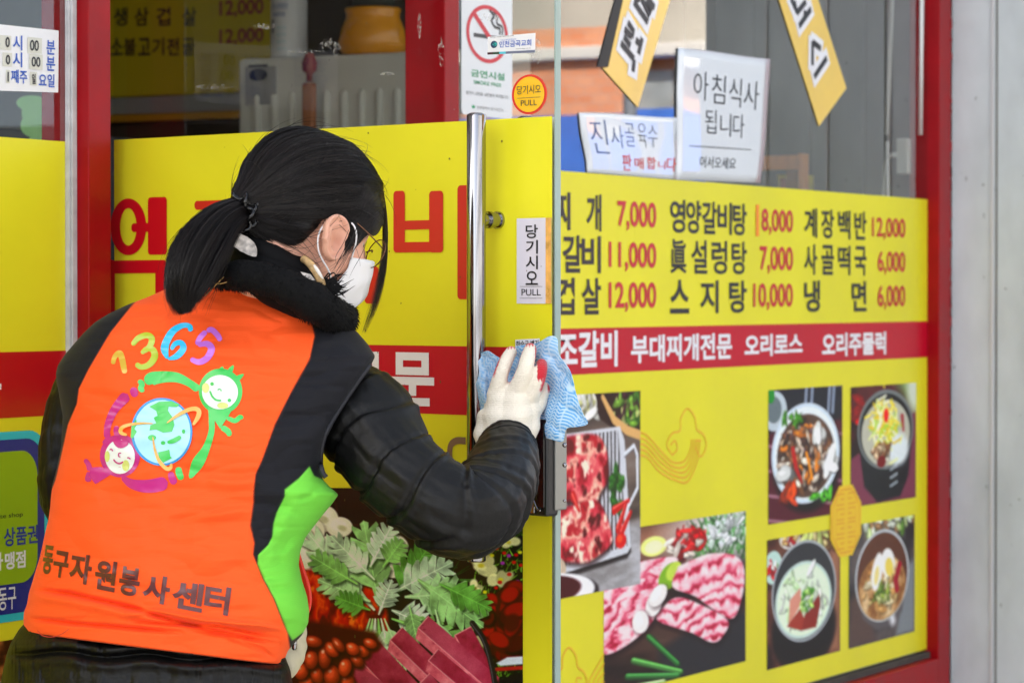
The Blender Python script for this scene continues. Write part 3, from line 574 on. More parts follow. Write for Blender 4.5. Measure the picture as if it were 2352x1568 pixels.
# ham slabs
Z5 = lambda pts: [(631.6+x*.3043, 1091+y*.3043) for x, y in pts]
def ham(top, sides, seed):
    c.rng = np.random.RandomState(seed); c.poly([(x+5, y+14) for x, y in Z5(top)], (24, 8, 12), 14)
    for sd in sides:
        m = c.poly(Z5(sd), (206, 112, 128), 2); n = c.noise(24, 3); c.blend(m*np.clip((n-.5)*3, 0, .8), (232, 160, 166)); c.blend(m*np.clip((.45-n)*3, 0, .7), (176, 70, 92))
    m = c.poly(Z5(top), (150, 48, 76), 2); n = c.noise(34, 4); n2 = c.noise(90, 2); c.blend(m*np.clip((n-.48)*2.4, 0, .8), (188, 90, 112)); c.blend(m*np.clip((.42-n)*4, 0, .6), (112, 24, 50)); c.blend(m*np.clip((n2-.5)*2, 0, .5), (196, 110, 130))
    for k in range(10): x, y = top[rr.randint(len(top))]; q = Z5([(x+rr.uniform(-60, 60), y+rr.uniform(-40, 40))])[0]; c.blend(m*np.clip(1-np.hypot(c.X-q[0], (c.Y-q[1])*2)/5, 0, 1)*.6, (96, 20, 40))
def block(x, y, a, L, w, th, seed):
    a = R(a); u = np.array((math.cos(a), math.sin(a))); v = np.array((-math.sin(a), math.cos(a))); p0 = np.array((x, y)); iz = lambda q: tuple((np.array(q)-(631.6, 1091))/.3043)
    p1, p2, p3 = p0+u*L, p0+u*L+v*w, p0+v*w; dn = np.array((-.25, 1.))*th
    ham([iz(p0), iz(p1), iz(p2), iz(p3)], [[iz(p3), iz(p2), iz(p2+dn), iz(p3+dn)], [iz(p0), iz(p3), iz(p3+dn), iz(p0+dn*.9)]], seed)
    c.stroke([tuple(p0), tuple(p3), tuple(p2)], 2.4, (236, 170, 176), 2, .8)
for q in ((1082, 1438, 62, 150, 42, 14, 9), (984, 1414, 41, 215, 36, 24, 1), (924, 1440, 44, 130, 40, 24, 2), (1006, 1490, 40, 170, 34, 24, 4), (872, 1474, 47, 190, 60, 24, 3), (986, 1546, 44, 130, 46, 24, 6), (815, 1520, 36, 150, 60, 26, 5)): block(*q)
# beans
c.blend(sdm(c, [(600, 1440), (720, 1425), (860, 1450), (880, 1480), (815, 1520), (800, 1660), (600, 1660)], 14), (70, 10, 10))
BN = [(290, 1255, 66, 40, .1), (480, 1280, 60, 34, .9), (430, 1315, 62, 46, .8), (585, 1310, 52, 44, .4), (378, 1368, 48, 88, .1), (275, 1392, 48, 68, .2), (720, 1270, 50, 34, .3), (530, 1450, 46, 66, .3), (430, 1510, 60, 76, .1), (318, 1510, 46, 60, -.2), (200, 1480, 50, 60, .5), (240, 1570, 60, 50, .2), (620, 1400, 50, 40, .6), (540, 1560, 60, 60, .3), (180, 1380, 50, 44, .2), (360, 1600, 60, 50, .4), (660, 1330, 50, 40, .2), (90, 1300, 60, 44, .2), (100, 1420, 56, 60, .2), (60, 1530, 56, 60, .5)]
for x, y, a, b, r_ in BN[::-1]:
    (x, y), = Z5([(x, y)]); a *= .31; b *= .31; cc = np.array((186, 76, 46))*rr.uniform(.75, 1.1)
    c.ell(x+4, y+6, a*1.1, b*1.1, (44, 6, 6), r_, 8, .8); c.ell(x, y, a, b, cc*.72, r_, 3); c.ell(x-2, y-3, a*.8, b*.8, cc, r_, 7); c.ell(x-4, y-5, a*.5, b*.5, np.minimum(cc*1.3+22, 255), r_, 8, .8); c.ell(x-5, y-b*.45, a*.22, b*.16, (250, 214, 190), r_, 4, .9)
# pan rim and the plate edge
rim = [(1085, 1430), (1112, 1470), (1130, 1530), (1140, 1600), (1142, 1670)]
c.stroke(smoothpath(rim, 6), 13, (30, 26, 30), 3); c.stroke(smoothpath([(x-3, y) for x, y in rim], 6), 2.5, (110, 108, 116), 3, .8)
c.poly([(1146, 1560), (1201, 1540), (1201, 1670), (1146, 1670)], (24, 20, 26), 4); c.poly([(1140, 1522), (1165, 1508), (1201, 1506), (1201, 1524), (1150, 1528)], (206, 214, 222), 4); c.stroke([(1142, 1536), (1201, 1532)], 9, (150, 40, 40), 4)
def doorpic(X, Y):
    d = FWD[None]+RGT[None]*((X-1176)/FOC)[:, None]+UPV[None]*((784-Y)/FOC)[:, None]; p0 = DP+DN*.0020
    t = np.dot(p0-CAM, DN)/(d@DN); return CAM+d*t[:, None]
keep(df, c.build('food_picture', doorpic))
# brown loop print beside the handle
F = Flat(DT(.0026))
pts = smoothpath([(1068, 1012), (1046, 1012), (1033, 1024), (1032, 1052), (1036, 1070), (1052, 1078), (1068, 1076)], 6)
F.line([dpx(*q) for q in pts], .010, 0); keep(df, F.build('brown_loop_mark', mat('taupe_ink', (128, 98, 78), .4)))
# specks of dirt on the film
F = Flat(DT(.0029)); r2 = np.random.RandomState(8)
for i in range(44):
    s_, z_ = r2.uniform(.2, .92), r2.uniform(.7, 1.44); k_ = r2.uniform(.0005, .0014); F.poly(ellipse(s_, z_, k_, k_*r2.uniform(.6, 2.2), 8))
keep(df, tag(F.build('dirt_specks', mat('dirt', (90, 80, 40), .8)), kind='stuff'))
def smear_mat():
    m = bpy.data.materials.new('dried_smear'); m.use_nodes = True; nt = m.node_tree; b_ = nt.nodes['Principled BSDF']; b_.inputs['Base Color'].default_value = (.55, .53, .5, 1); b_.inputs['Roughness'].default_value = .9
    n = nt.nodes.new('ShaderNodeTexNoise'); n.inputs['Scale'].default_value = 160; n.inputs['Detail'].default_value = 8; r_ = nt.nodes.new('ShaderNodeMapRange'); r_.inputs['From Min'].default_value = .45; r_.inputs['From Max'].default_value = .7; r_.inputs['To Max'].default_value = .55
    tc = nt.nodes.new('ShaderNodeTexCoord'); nt.links.new(tc.outputs['Object'], n.inputs['Vector']); nt.links.new(n.outputs[0], r_.inputs[0]); nt.links.new(r_.outputs[0], b_.inputs['Alpha']); return m
SMEAR = smear_mat(); F = Flat(DT(.0008))
def blot(px, py, rx, ry, k=14):
    F.poly([dpx(px+rx*math.cos(6.283*i/k)*r2.uniform(.55, 1.1), py+ry*math.sin(6.283*i/k)*r2.uniform(.55, 1.1)) for i in range(k)])
for q in ((752, 98, 18, 16), (770, 112, 10, 20), (738, 104, 10, 10), (700, 118, 60, 4), (880, 170, 30, 5), (1010, 120, 8, 40), (1120, 40, 30, 10), (1230, 120, 16, 40), (600, 60, 40, 8), (480, 200, 50, 7), (960, 60, 6, 40)): blot(*q)
for i in range(60): blot(r2.uniform(300, 1260), r2.uniform(5, 255), r2.uniform(.8, 2.2), r2.uniform(.8, 2.4), 7)
keep(door, tag(F.build('glass_smears', SMEAR), kind='stuff'))
# pull handle: long steel bar on two standoffs, its twin on the far side of the glass
OFFB = .046
def handle(sign):
    sc_, zt = on_door(1094, 262, OFFB); zb = on_door(1094, 1290, OFFB)[1]; sc2 = sc_ if sign > 0 else sc_+.0; rad = .0135; o = OFFB if sign > 0 else -OFFB-.011
    p = MB(); 
    prof = [(zt, .004), (zt+.0015, .008), (zt-.0005, .0125), (zt-.003, rad), (zb+.003, rad), (zb+.0005, .0125), (zb, .004)]
    n = 40; V = []; Fc = []
    for z, r_ in prof: V += [dw(sc2+r_*math.cos(2*math.pi*i/n), o+r_*math.sin(2*math.pi*i/n), z) for i in range(n)]
    for k in range(len(prof)-1): Fc += [(k*n+i, k*n+(i+1) % n, (k+1)*n+(i+1) % n, (k+1)*n+i) for i in range(n)]
    Fc += [tuple(range(n)), tuple(range((len(prof)-1)*n, len(prof)*n))]; p.add(V, Fc)
    h = p.build('pull_handle', STEEL, None, smooth=True); keep(door, h)
    for zz in (on_door(1133, 505, .02)[1], zb+.1):
        q = MB(); o0, o1 = (.0005, OFFB-.006) if sign > 0 else (-.0115, -OFFB-.005)
        P_ = [dw(sc2, o0+(o1-o0)*t, zz) for t in (0, .12, .121, .45, .451, .6, .601, 1)]; q.tube(P_, [.0125, .0125, .0105, .0105, .0122, .0122, .0085, .0085], 24)
        keep(h, q.build('standoff', STEEL, None, smooth=False))
handle(1); handle(-1)
# lock
lk = MB(); a0, z1 = dpx(1203, 985, .02); a1, z0 = dpx(1268, 1186, .02)
dbox(lk, a0-.02, a1-.004, .0015, .026, z0, z1+.015); lock = lk.build('lock', BLACKP, None, bevel=.004, seg=3); keep(door, lock)
q = MB(); dbox(q, a1-.020, a1-.0075, .0262, .029, z0+.012, z1+.01); keep(lock, q.build('lock_cover', mat('dark_gloss_plastic', (14, 14, 17), .12), None, bevel=.0012))
q = MB(); zz = z0+.004; pts = [dw(a0-.016+t*.034, .0265+.004*math.sin(math.pi*t), zz+.008) for t in np.linspace(0, 1, 12)]
dbox(q, a0-.018, a1-.026, .0262, .0285, z0+.004, z0+.017); keep(lock, q.build('chrome_lip', STEEL, None, bevel=.001))
q = MB(); q.tube(smoothpath([dw(a1-.026, .029, z0+.022), dw(a1-.0225, .030, z0+.016), dw(a1-.018, .030, z0+.010), dw(a1-.013, .029, z0+.008)], 5), .0016, 8); keep(lock, q.build('lock_tab', STEEL, None, smooth=True))
sp = MB(); dbox(sp, S1-.012, S1+.0012, .0015, .02, z0+.03, z1+.012); dbox(sp, S1-.012, S1+.0012, .0015, .02, z0+.006, z0+.0145); keep(lock, sp.build('lock_frame', BRUSHED, None, bevel=.0008))
sp = MB(); dbox(sp, S1+.0014, S1+.0105, -.012, .012, z0+.008, z1+.015); stp = sp.build('strike_plate', mat('satin_steel', (150, 150, 146), .42, .85), None, bevel=.0018); keep(lock, stp)
for py in (1022, 1068, 1150):
    s_, z_ = on_door(1290, py, .02); q = MB(); rad = .0034 if py < 1100 else .0022
    q.tube([dw(s_-.0005, .0122, z_), dw(s_-.0005, .014, z_), dw(s_-.0005, .0156, z_), dw(s_-.0005, .0164, z_)], [rad, rad, rad*.75, rad*.3], 14); keep(lock, q.build('screw', STEEL, None, smooth=True))

# ---- stickers on the door
def stick(name, label, cat, T, base, basemat, lettering, th=.0004, group=None):
    """one sticker: a thin backing (outline in plane coordinates) and its lettering as a part"""
    F_ = Flat(lambda a, b_: T(a, b_)); F_.poly(base, 0); o = F_.build(name, basemat); tag(o, label, cat, group)
    return o
a, b_ = dpx(1185, 697), dpx(1265, 500); s0, z0_, s1, z1_ = a[0], a[1], b_[0], b_[1]
st = stick('pull_sticker', 'tall white pull sticker with orange edge on the door below the knob', 'sticker', DT(.0024), [(s0, z0_), (s1, z0_), (s1, z1_), (s0, z1_)], mat('sticker_white', (222, 218, 228), .25), None)
F = Flat(DT(.0030)); F.rect(s0+(s1-s0)*.84, s1, z0_, z1_); keep(st, F.build('orange_stripe', mat('sticker_orange', (248, 186, 96), .3, var=.35, vscale=60)))
F = Flat(DT(.0032)); w = s1-s0; h = z1_-z0_
for i, ch in enumerate('당기시오'): F.text(ch, s0+w*.27, s0+w*.62, z1_-h*(.235+.182*i), z1_-h*(.075+.182*i), 0, .012)
F.text('PULL', s0+w*.15, s0+w*.7, z0_+h*.095, z0_+h*.17, 0, .0); F.rect(s0+w*.1, s0+w*.75, z0_+h*.198, z0_+h*.202); F.rect(s0+w*.1, s0+w*.75, z0_+h*.062, z0_+h*.066)
keep(st, F.build('lettering', INK))
cs, cz = dpx(1212.5, 217); rs = (dpx(1253, 217)[0]-dpx(1172, 217)[0])/2; rz = (dpx(1212, 171)[1]-dpx(1212, 263)[1])/2
st = stick('round_sticker', 'round yellow pull sticker with red rim on the glass above the handle', 'sticker', DT(.0010), ellipse(cs, cz, rs, rz), mat('sticker_red', (214, 40, 20), .2), None)
F = Flat(DT(.0016)); F.poly(ellipse(cs, cz, rs*.86, rz*.88)); keep(st, F.build('yellow_disc', mat('sticker_yellow', (246, 190, 10), .15)))
F = Flat(DT(.0022)); F.text('당기시오', cs-rs*.68, cs+rs*.68, cz+rz*.02, cz+rz*.46, 0, .004); F.text('PULL', cs-rs*.45, cs+rs*.45, cz-rz*.56, cz-rz*.28, 0, .0); F.rect(cs-rs*.67, cs+rs*.67, cz-rz*.175, cz-rz*.155); keep(st, F.build('lettering', INK))
c4 = [dpx(*q) for q in ((1117, 126), (1226, 121), (1227, 76), (1117, 85))]
def bil(q): return lambda x, y: tuple(np.array(q[0])*(1-x)*(1-y)+np.array(q[1])*x*(1-y)+np.array(q[2])*x*y+np.array(q[3])*(1-x)*y)
B_ = bil(c4); T4 = lambda off: (lambda x, y: DT(off)(*B_(x, y)))
st = stick('church_sticker', 'small white church sticker with blue writing over the smoke free sign', 'sticker', T4(.0012), [(0, 0), (1, 0), (1, 1), (0, 1)], WHITE, None)
F = Flat(T4(.0018)); F.rect(0, .12, 0, .13, 1); F.rect(.12, .25, 0, .13, 2); F.rect(.25, .39, 0, .13, 3); F.rect(.39, 1, 0, .13, 4)
F.text('인천금곡교회', .25, .92, .36, .70, 0, .012); F.text('기독교대한성결교회', .27, .6, .72, .8, 0, .0); F.text('www.ikgc.or.kr', .6, .92, .2, .27, 5, .0); F.text('하나님 나라를 세워가는 교회', .06, .55, .92, .99, 5, 0)
F.poly(ellipse(.14, .55, .07, .2, 24), 6); F.poly(ellipse(.155, .56, .045, .12, 24), 7); F.text('S', .115, .175, .46, .66, 6, .03)
keep(st, F.build('lettering', [mat('blue_ink', (40, 90, 190), .4), mat('maroon_ink', (60, 14, 30), .4), mat('green_ink', (24, 70, 44), .4), mat('cyan_ink', (90, 200, 220), .4), mat('slate_ink', (110, 116, 140), .4), INK, mat('navy_ink', (20, 50, 90), .4), mat('teal_ink', (40, 180, 170), .4)]))
c4 = [dpx(*q) for q in ((1182, 800), (1238, 797), (1238, 777), (1182, 780))]; B2 = bil(c4)
st = stick('drain_sticker', 'tiny white sticker with black writing just above the wiping hand', 'sticker', lambda x, y: DT(.0026)(*B2(x, y)), [(0, 0), (1, 0), (1, 1), (0, 1)], WHITE, None)
F = Flat(lambda x, y: DT(.0032)(*B2(x, y))); F.text('하수구·변기', .04, .96, .15, .85, 0, .02); keep(st, F.build('lettering', INK))

# ================================================================== signs on and behind the fixed windows
# opening hours plate on the left window
def wquad(pts, off, y=0.): q = [wpx(*p) for p in pts]; B = bil(q); return lambda x, y_: (B(x, y_)[0], -off, B(x, y_)[1])
HP = [(-118, 205), (132, 213), (133, 71), (-118, 44)]
T = wquad(HP, .0015); st = stick('opening_hours_sign', 'white opening hours sign with blue writing on the left window', 'sign', T, [(0, 0), (1, 0), (1, 1), (0, 1)], WHITE, None)
F = Flat(wquad(HP, .0023)); X = lambda px: (px+118)/251.
for k, (y0, y1) in enumerate(((.63, .86), (.37, .60))):
    F.text('시', X(24), X(46), y0, y1, 0, .02); F.text('분', X(103), X(124), y0-.03, y1-.03, 0, .02); F.text('영업', X(-100), X(-40), y0, y1, 0, .02)
F.text('째주', X(20), X(58), .12, .33, 0, .02); F.text('요일', X(85), X(123), .08, .29, 0, .02)
for px, w, y0, h in ((-6, 26, .62, .22), (58, 34, .60, .25), (0, 22, .37, .21), (62, 32, .35, .24), (8, 9, .12, .2), (64, 17, .1, .21)): F.rect(X(px), X(px+w), y0, y0+h, 1)
F3 = Flat(wquad(HP, .0030)); F3.text('0', X(6), X(16), .66, .82, 0, .03); F3.text('00', X(63), X(84), .64, .81, 0, .02); F3.text('0', X(7), X(17), .40, .55, 0, .03); F3.text('00', X(67), X(88), .39, .55, 0, .02); F3.text('일', X(68), X(77), .12, .28, 0, .03); F3.text('1', X(11), X(14), .14, .29, 0, .02)
keep(st, F.build('lettering', [mat('blue_ink', (40, 90, 190), .4), mat('number_tile', (214, 214, 204), .5)])); keep(st, F3.build('number', INK))
# green and blue voucher sign
VP = [(-190, 1452), (110, 1413), (110, 985), (-190, 1005)]
def vs(off, pts): q = [wpx(*p) for p in pts]; u0, u1, z0, z1 = q[0][0], q[1][0], q[1][1], q[2][1]; return u0, u1, z0, z1
u0, u1, z0, z1 = vs(0, VP); T = wall_T(.0022)
st = stick('voucher_sign', 'green and blue voucher sign with rounded corners low on the left window', 'sign', T, roundrect(u0, u1, z0, z1, .05), mat('cyan_vinyl', (40, 200, 214), .35), None)
F = Flat(wall_T(.0028)); F.poly(roundrect(u0+.012, u1-.012, z0+.012, z1-.012, .045)); keep(st, F.build('blue_panel', mat('blue_vinyl', (22, 34, 140), .35)))
F = Flat(wall_T(.0034)); zz0 = wpx(60, 1335)[1]; F.poly(roundrect(u0+.03, u1-.03, zz0, z1-.03, .04)); keep(st, F.build('green_panel', mat('lime_vinyl', (150, 186, 26), .35)))
F = Flat(wall_T(.0040))
wtext(F, 'gift certificate shop', -90, 48, 1188, 1202, 1, .0); wtext(F, '상품권', 4, 82, 1212, 1255, 0, .02); wtext(F, '온누리', -90, -6, 1226, 1268, 0, .02); wtext(F, '맹점', 6, 54, 1268, 1308, 2, .03); wtext(F, '가', -26, 2, 1270, 1312, 2, .03); wtext(F, '동구', -8, 32, 1350, 1402, 2, .008)
keep(st, F.build('lettering', [mat('blue_deep_ink', (24, 50, 150), .4), INK, WHITE]))
# no smoking sign, on the fixed glass behind the opened door
NS = [(1056, 268), (1176, 270), (1172, -60), (1056, -70)]
u0, u1 = wpx(1058, 100)[0], wpx(1175, 100)[0]; z0, z1 = wpx(1110, 268)[1], wpx(1110, -20)[1]; w, h = u1-u0, z1-z0
st = stick('no_smoking_sign', 'tall white no smoking sign with red circle seen through the door glass', 'sign', wall_T(.0015), roundrect(u0, u1, z0, z1, .01), WHITE, None)
F = Flat(wall_T(.0022)); cx, cz = u0+w*.5, z0+h*.66; rx = w*.41; rz = h*.232
def ringF(F, cx, cz, rx, rz, k, m):
    F.k += 1; n = 48; o_ = ellipse(cx, cz, rx, rz, n); i_ = ellipse(cx, cz, rx*k, rz*k, n); F.mb.add([F.T(*p) for p in o_+i_], [(i, (i+1) % n, n+(i+1) % n, n+i) for i in range(n)], m)
ringF(F, cx, cz, rx, rz, .86, 0); F.line([(cx-rx*.62, cz+rz*.62), (cx+rx*.62, cz-rz*.62)], rx*.14, 0)
F2 = Flat(wall_T(.0019)); F2.rect(cx-rx*.65, cx+rx*.45, cz-rz*.16, cz-rz*.02, 0); F2.rect(cx+rx*.48, cx+rx*.62, cz-rz*.16, cz-rz*.02, 0); F2.line([(cx+.0+x*rx, cz+y*rz) for x, y in smoothpath([(.6, .05), (.6, .25), (.35, .3), (.2, .5), (.32, .65), (.1, .85)], 6)], .006, 0)
for k in (0, 1): F2.line([(cx+(x+.17)*rx, cz+y*rz) for x, y in smoothpath([(.55, .05), (.55, .32), (.3, .42), (.3, .62), (.1, .85)], 6)], .005, 0)
F.text('금연시설', cx-w*.32, cx+w*.34, z0+h*.305, z0+h*.365, 1, .02); F.text('SMOKE FREE', cx-w*.27, cx+w*.27, z0+h*.25, z0+h*.28, 1, 0.01)
F2.text('흡연시 과태료 10만원이 부과됩니다', cx-w*.41, cx+w*.42, z0+h*.16, z0+h*.19, 0, 0); F2.text('인천광역시 동구보건소', cx-w*.2, cx+w*.32, z0+h*.055, z0+h*.08, 0, 0); F2.poly(ellipse(cx-w*.27, z0+h*.068, w*.035, h*.014, 12), 1)
keep(st, F.build('emblem', [mat('sign_red', (214, 50, 66), .4), mat('sign_green', (50, 160, 110), .4)])); keep(st, F2.build('lettering', [mat('sign_grey', (70, 70, 74), .5), mat('sign_green', (50, 160, 110), .4)]))
# two hanging yellow arrow strips, inside the glass
BANY = mat('strip_yellow', (244, 204, 84), .4, var=.06, coat=.6)
def strip(pts, glyph, label, dark=None):
    yy = -.0022; T = lambda a, b_: (a, yy, b_); q = [tuple(on_y(px, py, yy)[[0, 2]]) for px, py in pts]
    F_ = Flat(lambda a, b_: (a, -.0022, b_)); F_.poly(q); o = F_.build('hanging_strip', BANY); tag(o, label, 'banner', 'yellow arrow strips hanging in the right window')
    m = o.modifiers.new('thick', 'SOLIDIFY'); m.thickness = .0006; m.offset = 0
    lv = [0.]; Fa = Flat(lambda a, b_: (a, -.0034-lv[0], b_)); Fb = Flat(lambda a, b_: (a, -.0044-lv[0], b_))
    for s_ in glyph:
        P_ = [tuple(on_y(px, py, -.0034)[[0, 2]]) for px, py in s_]; lv[0] += .00003
        Fa.line(extend(P_, .013), .047); Fb.line(P_, .0155)
    # keep the white outline from stacking on itself: each stroke a hair in front of the last
    keep(o, Fa.build('outline', WHITE)); keep(o, Fb.build('lettering', INK))
    return o
def extend(P_, d):
    P_ = [np.array(p) for p in P_]; a = P_[0]-P_[1]; b_ = P_[-1]-P_[-2]; P_[0] = P_[0]+a/np.linalg.norm(a)*d; P_[-1] = P_[-1]+b_/np.linalg.norm(b_)*d
    return [tuple(p) for p in P_]
zx = lambda x, y: (1349.4+x*.16847, y*.16847)          # zoom tile -> picture
z2 = lambda x, y: (1768.6+x*.19046, y*.19046)
strip([(1445, -60), (1397, 154), (1384, 157), (1465, 247), (1557, -60)], [[zx(630, 30), zx(820, 310)], [zx(640, 30), zx(720, -30), zx(850, 190), zx(870, 150), zx(800, 0)], [zx(800, -40), zx(910, 110)], [zx(545, 310), zx(625, 430), zx(600, 510)], [zx(600, 510), zx(500, 400)], [zx(490, 500), zx(580, 630)], [zx(740, 520), zx(690, 740)], [zx(650, 550), zx(720, 610)], [zx(450, 590), zx(630, 810)], [zx(630, 810), zx(615, 980)]], 'yellow arrow strip beside a black bar, hanging left of the white papers')
strip([(1770, -60), (1881, 290), (1944, 203), (1860, -60)], [[z2(290, 20), z2(320, 160)], [z2(320, 160), z2(430, 20)], [z2(250, -20), z2(300, 100)], [z2(400, 160), z2(440, 180)], [z2(490, 110), z2(345, 320)], [z2(510, 500), z2(508, 790)], [z2(510, 510), z2(610, 590)], [z2(680, 700), z2(530, 930)]], 'yellow arrow strip hanging alone against the grey at the right')
F = Flat(lambda a, b_: (a, -.0018, b_)); F.poly([tuple(on_y(px, py, -.0018)[[0, 2]]) for px, py in ((1429, -60), (1372, 154), (1397, 154), (1447, -60))]); o = F.build('black_bar', mat('black_board', (24, 26, 26), .5)); m = o.modifiers.new('thick', 'SOLIDIFY'); m.thickness = .0008; tag(o, 'black bar hanging along the edge of the left yellow strip', 'bar')
# two handwritten papers behind the glass
def paper(name, label, pts, texts, yy, rules=()):
    q = [np.array(on_y(px, py, yy)[[0, 2]]) for px, py in pts]; B = bil([tuple(a) for a in q]); n = 14; V = []; rg = np.random.RandomState(int(pts[0][0]))
    bulge = lambda x, y: .0009*math.sin(x*5+y*3)*y+.0006*math.sin(9*x)*(1-y)
    TT = lambda off: (lambda x, y: (B(x, y)[0]+.010*x*math.sin(3.1*y)+.003*math.sin(7*y), yy-bulge(x, y)-off, B(x, y)[1]+.004*math.sin(4*x+1)*y))
    for j in range(n+1):
        for i in range(n+1): V.append(TT(0)(i/n, j/n))
    Fc = [(j*(n+1)+i, j*(n+1)+i+1, (j+1)*(n+1)+i+1, (j+1)*(n+1)+i) for j in range(n) for i in range(n)]
    o = mesh_obj(name, V, Fc, PAPER, None, True); tag(o, label, 'paper notice'); m = o.modifiers.new('thick', 'SOLIDIFY'); m.thickness = .0004
    F_ = Flat(TT(.0012)); inv = Matrix
    x0, x1, y0, y1 = min(p[0] for p in pts), max(p[0] for p in pts), max(p[1] for p in pts), min(p[1] for p in pts)
    for body, xl, xr, yt, yb, m_, bold in texts: F_.text(body, (xl-x0)/(x1-x0), (xr-x0)/(x1-x0), (y0-yb)/(y0-y1), (y0-yt)/(y0-y1), m_, bold)
    for xl, xr, yy_ in rules: F_.rect((xl-x0)/(x1-x0), (xr-x0)/(x1-x0), (y0-yy_-1)/(y0-y1), (y0-yy_+1)/(y0-y1), 0)
    keep(o, F_.build('lettering', [mat('pen_black', (40, 46, 54), .5), mat('pen_red', (214, 40, 34), .5), mat('pen_blue', (60, 90, 150), .5)]))
    return o
paper('paper_notice', 'white paper with four large black characters above two more lines, taped inside', [(1553, 413), (1746, 420), (1768, 132), (1557, 114)], [('아', 1590, 1624, 165, 232, 0, -.008), ('침', 1632, 1664, 168, 236, 0, -.008), ('식', 1674, 1702, 170, 240, 0, -.008), ('사', 1708, 1745, 172, 242, 0, -.008), ('됩', 1617, 1644, 252, 308, 0, -.008), ('니', 1654, 1680, 258, 312, 0, -.008), ('다', 1685, 1712, 256, 313, 0, -.008), ('어서오세요', 1607, 1697, 362, 390, 0, .0)], -.0034, [(1580, 1732, 340)])
paper('paper_notice', 'lower white paper with blue and red handwriting, tucked beside the larger sheet', [(1349, 396), (1556, 412), (1557, 266), (1329, 263)], [('진', 1348, 1386, 280, 362, 2, -.014), ('사', 1394, 1424, 292, 346, 2, -.014), ('골', 1428, 1450, 284, 340, 2, -.014), ('육', 1458, 1478, 282, 340, 0, -.018), ('수', 1482, 1504, 284, 338, 0, -.018), ('판', 1414, 1436, 360, 400, 1, .002), ('매', 1444, 1466, 366, 394, 1, .002), ('합', 1474, 1496, 362, 392, 1, .002), ('니', 1502, 1520, 370, 390, 1, .002), ('다', 1524, 1548, 360, 394, 1, .002)], -.0026)

# ================================================================== inside the shop
def solid(name, label, cat, mb, mats, bevel=.004, smooth=False): o = mb.build(name, mats, None, smooth, bevel); tag(o, label, cat); return o
XR = 2.6
a = on_x(540, 300, XR); e = on_x(932, 118, XR); l = on_x(541, 148, XR); ztop = e[2]; y1, y0 = l[1], e[1]-.25
rad = tag(empty('radiator', (XR+.1, (y0+y1)/2, .05)), 'pale grey ribbed radiator standing inside behind the door glass', 'radiator')
GRY = mat('radiator_enamel', (212, 212, 204), .45, var=.08)
p = MB(); p.box(XR+.012, XR+.2, y0, y1, .05, ztop); keep(rad, p.build('casing', GRY, None, bevel=.01))
for i in range(13):
    yy = y1-.06-i*.052
    if yy < y0+.03: break
    p = MB(); p.tube([(XR+.012, yy, .2), (XR+.010, yy, ztop-.10), (XR+.016, yy, ztop-.092)], [.010, .010, .006], 10); keep(rad, p.build('rib', GRY, None, True))
lp = tag(solid('label_plate', 'pale label sheet with a dark blue badge on the radiator', 'label', (lambda b_: (b_.box(XR+.006, XR+.0118, *sorted((on_x(630, 150, XR)[1], on_x(560, 150, XR)[1])), on_x(600, 240, XR)[2], on_x(600, 152, XR)[2]), b_)[1])(MB()), mat('label_grey', (150, 150, 152), .5), .001))
cy, cz = on_x(590, 172, XR)[1:]; F = Flat(lambda a_, b_: (XR+.005, a_, b_)); F.poly(ellipse(cy, cz, .028, .016)); F.rect(cy-.03, cy+.03, cz+.02, cz+.026); keep(lp, F.build('badge', mat('badge_blue', (30, 36, 70), .4)))
# wooden paddle hanging before the radiator
def lathe(mb, cx, cy, prof, n=28, m=0):
    V = []; 
    for z, r_ in prof: V += [(cx+r_*math.cos(2*math.pi*i/n), cy+r_*math.sin(2*math.pi*i/n), z) for i in range(n)]
    Fc = [(k*n+i, k*n+(i+1) % n, (k+1)*n+(i+1) % n, (k+1)*n+i) for k in range(len(prof)-1) for i in range(n)]+[tuple(range(n-1, -1, -1)), tuple(range((len(prof)-1)*n, len(prof)*n))]
    mb.add(V, Fc, m)
pc = on_x(711, 240, XR-.05); p = MB(); zt_ = on_x(711, 190, XR-.05)[2]; p.box(XR-.062, XR-.04, pc[1]-.018, pc[1]+.018, .75, zt_)
o = solid('wooden_paddle', 'brown wooden paddle with red knob standing against the radiator', 'paddle', p, mat('paddle_wood', (150, 88, 44), .5, var=.25, vscale=20, stretch=(1, 1, .1)), .008)
p = MB(); lathe(p, XR-.05, pc[1], [(zt_+.002, .007), (zt_+.02, .008), (zt_+.03, .018), (zt_+.05, .02), (zt_+.07, .012), (zt_+.076, .003)]); keep(o, p.build('knob', mat('knob_red', (140, 50, 40), .5), None, True))
# the can
cc = on_x(664, 130, XR+.09); rc = abs(on_x(705, 60, XR+.09)[1]-on_x(622, 60, XR+.09)[1])/2*.86; p = MB(); zb = ztop+.001
lathe(p, cc[0], cc[1], [(zb, rc*.97), (zb+.006, rc), (zb+.15, rc), (zb+.156, rc*.95), (zb+.17, rc*.95), (zb+.175, rc*.9)], 40)
o = solid('paper_can', 'white cylindrical can with blue printed label on the radiator', 'can', p, mat('can_white', (206, 208, 210), .4), 0, True)
Tc = lambda t, z: (cc[0]+(rc+.0008)*math.cos(t), cc[1]+(rc+.0008)*math.sin(t), z)
F = Flat(Tc); F.text('인천광역시 동구', 2.75+.9, 2.75-.15, zb+.125, zb+.140, 0, .01); F.text('종량제봉투', 2.75+.75, 2.75-.1, zb+.105, zb+.117, 0, .01)
for i in range(4): F.text('수거 안내', 2.75+.8, 2.75+.25, zb+.018+.018*i, zb+.028+.018*i, 2, 0)
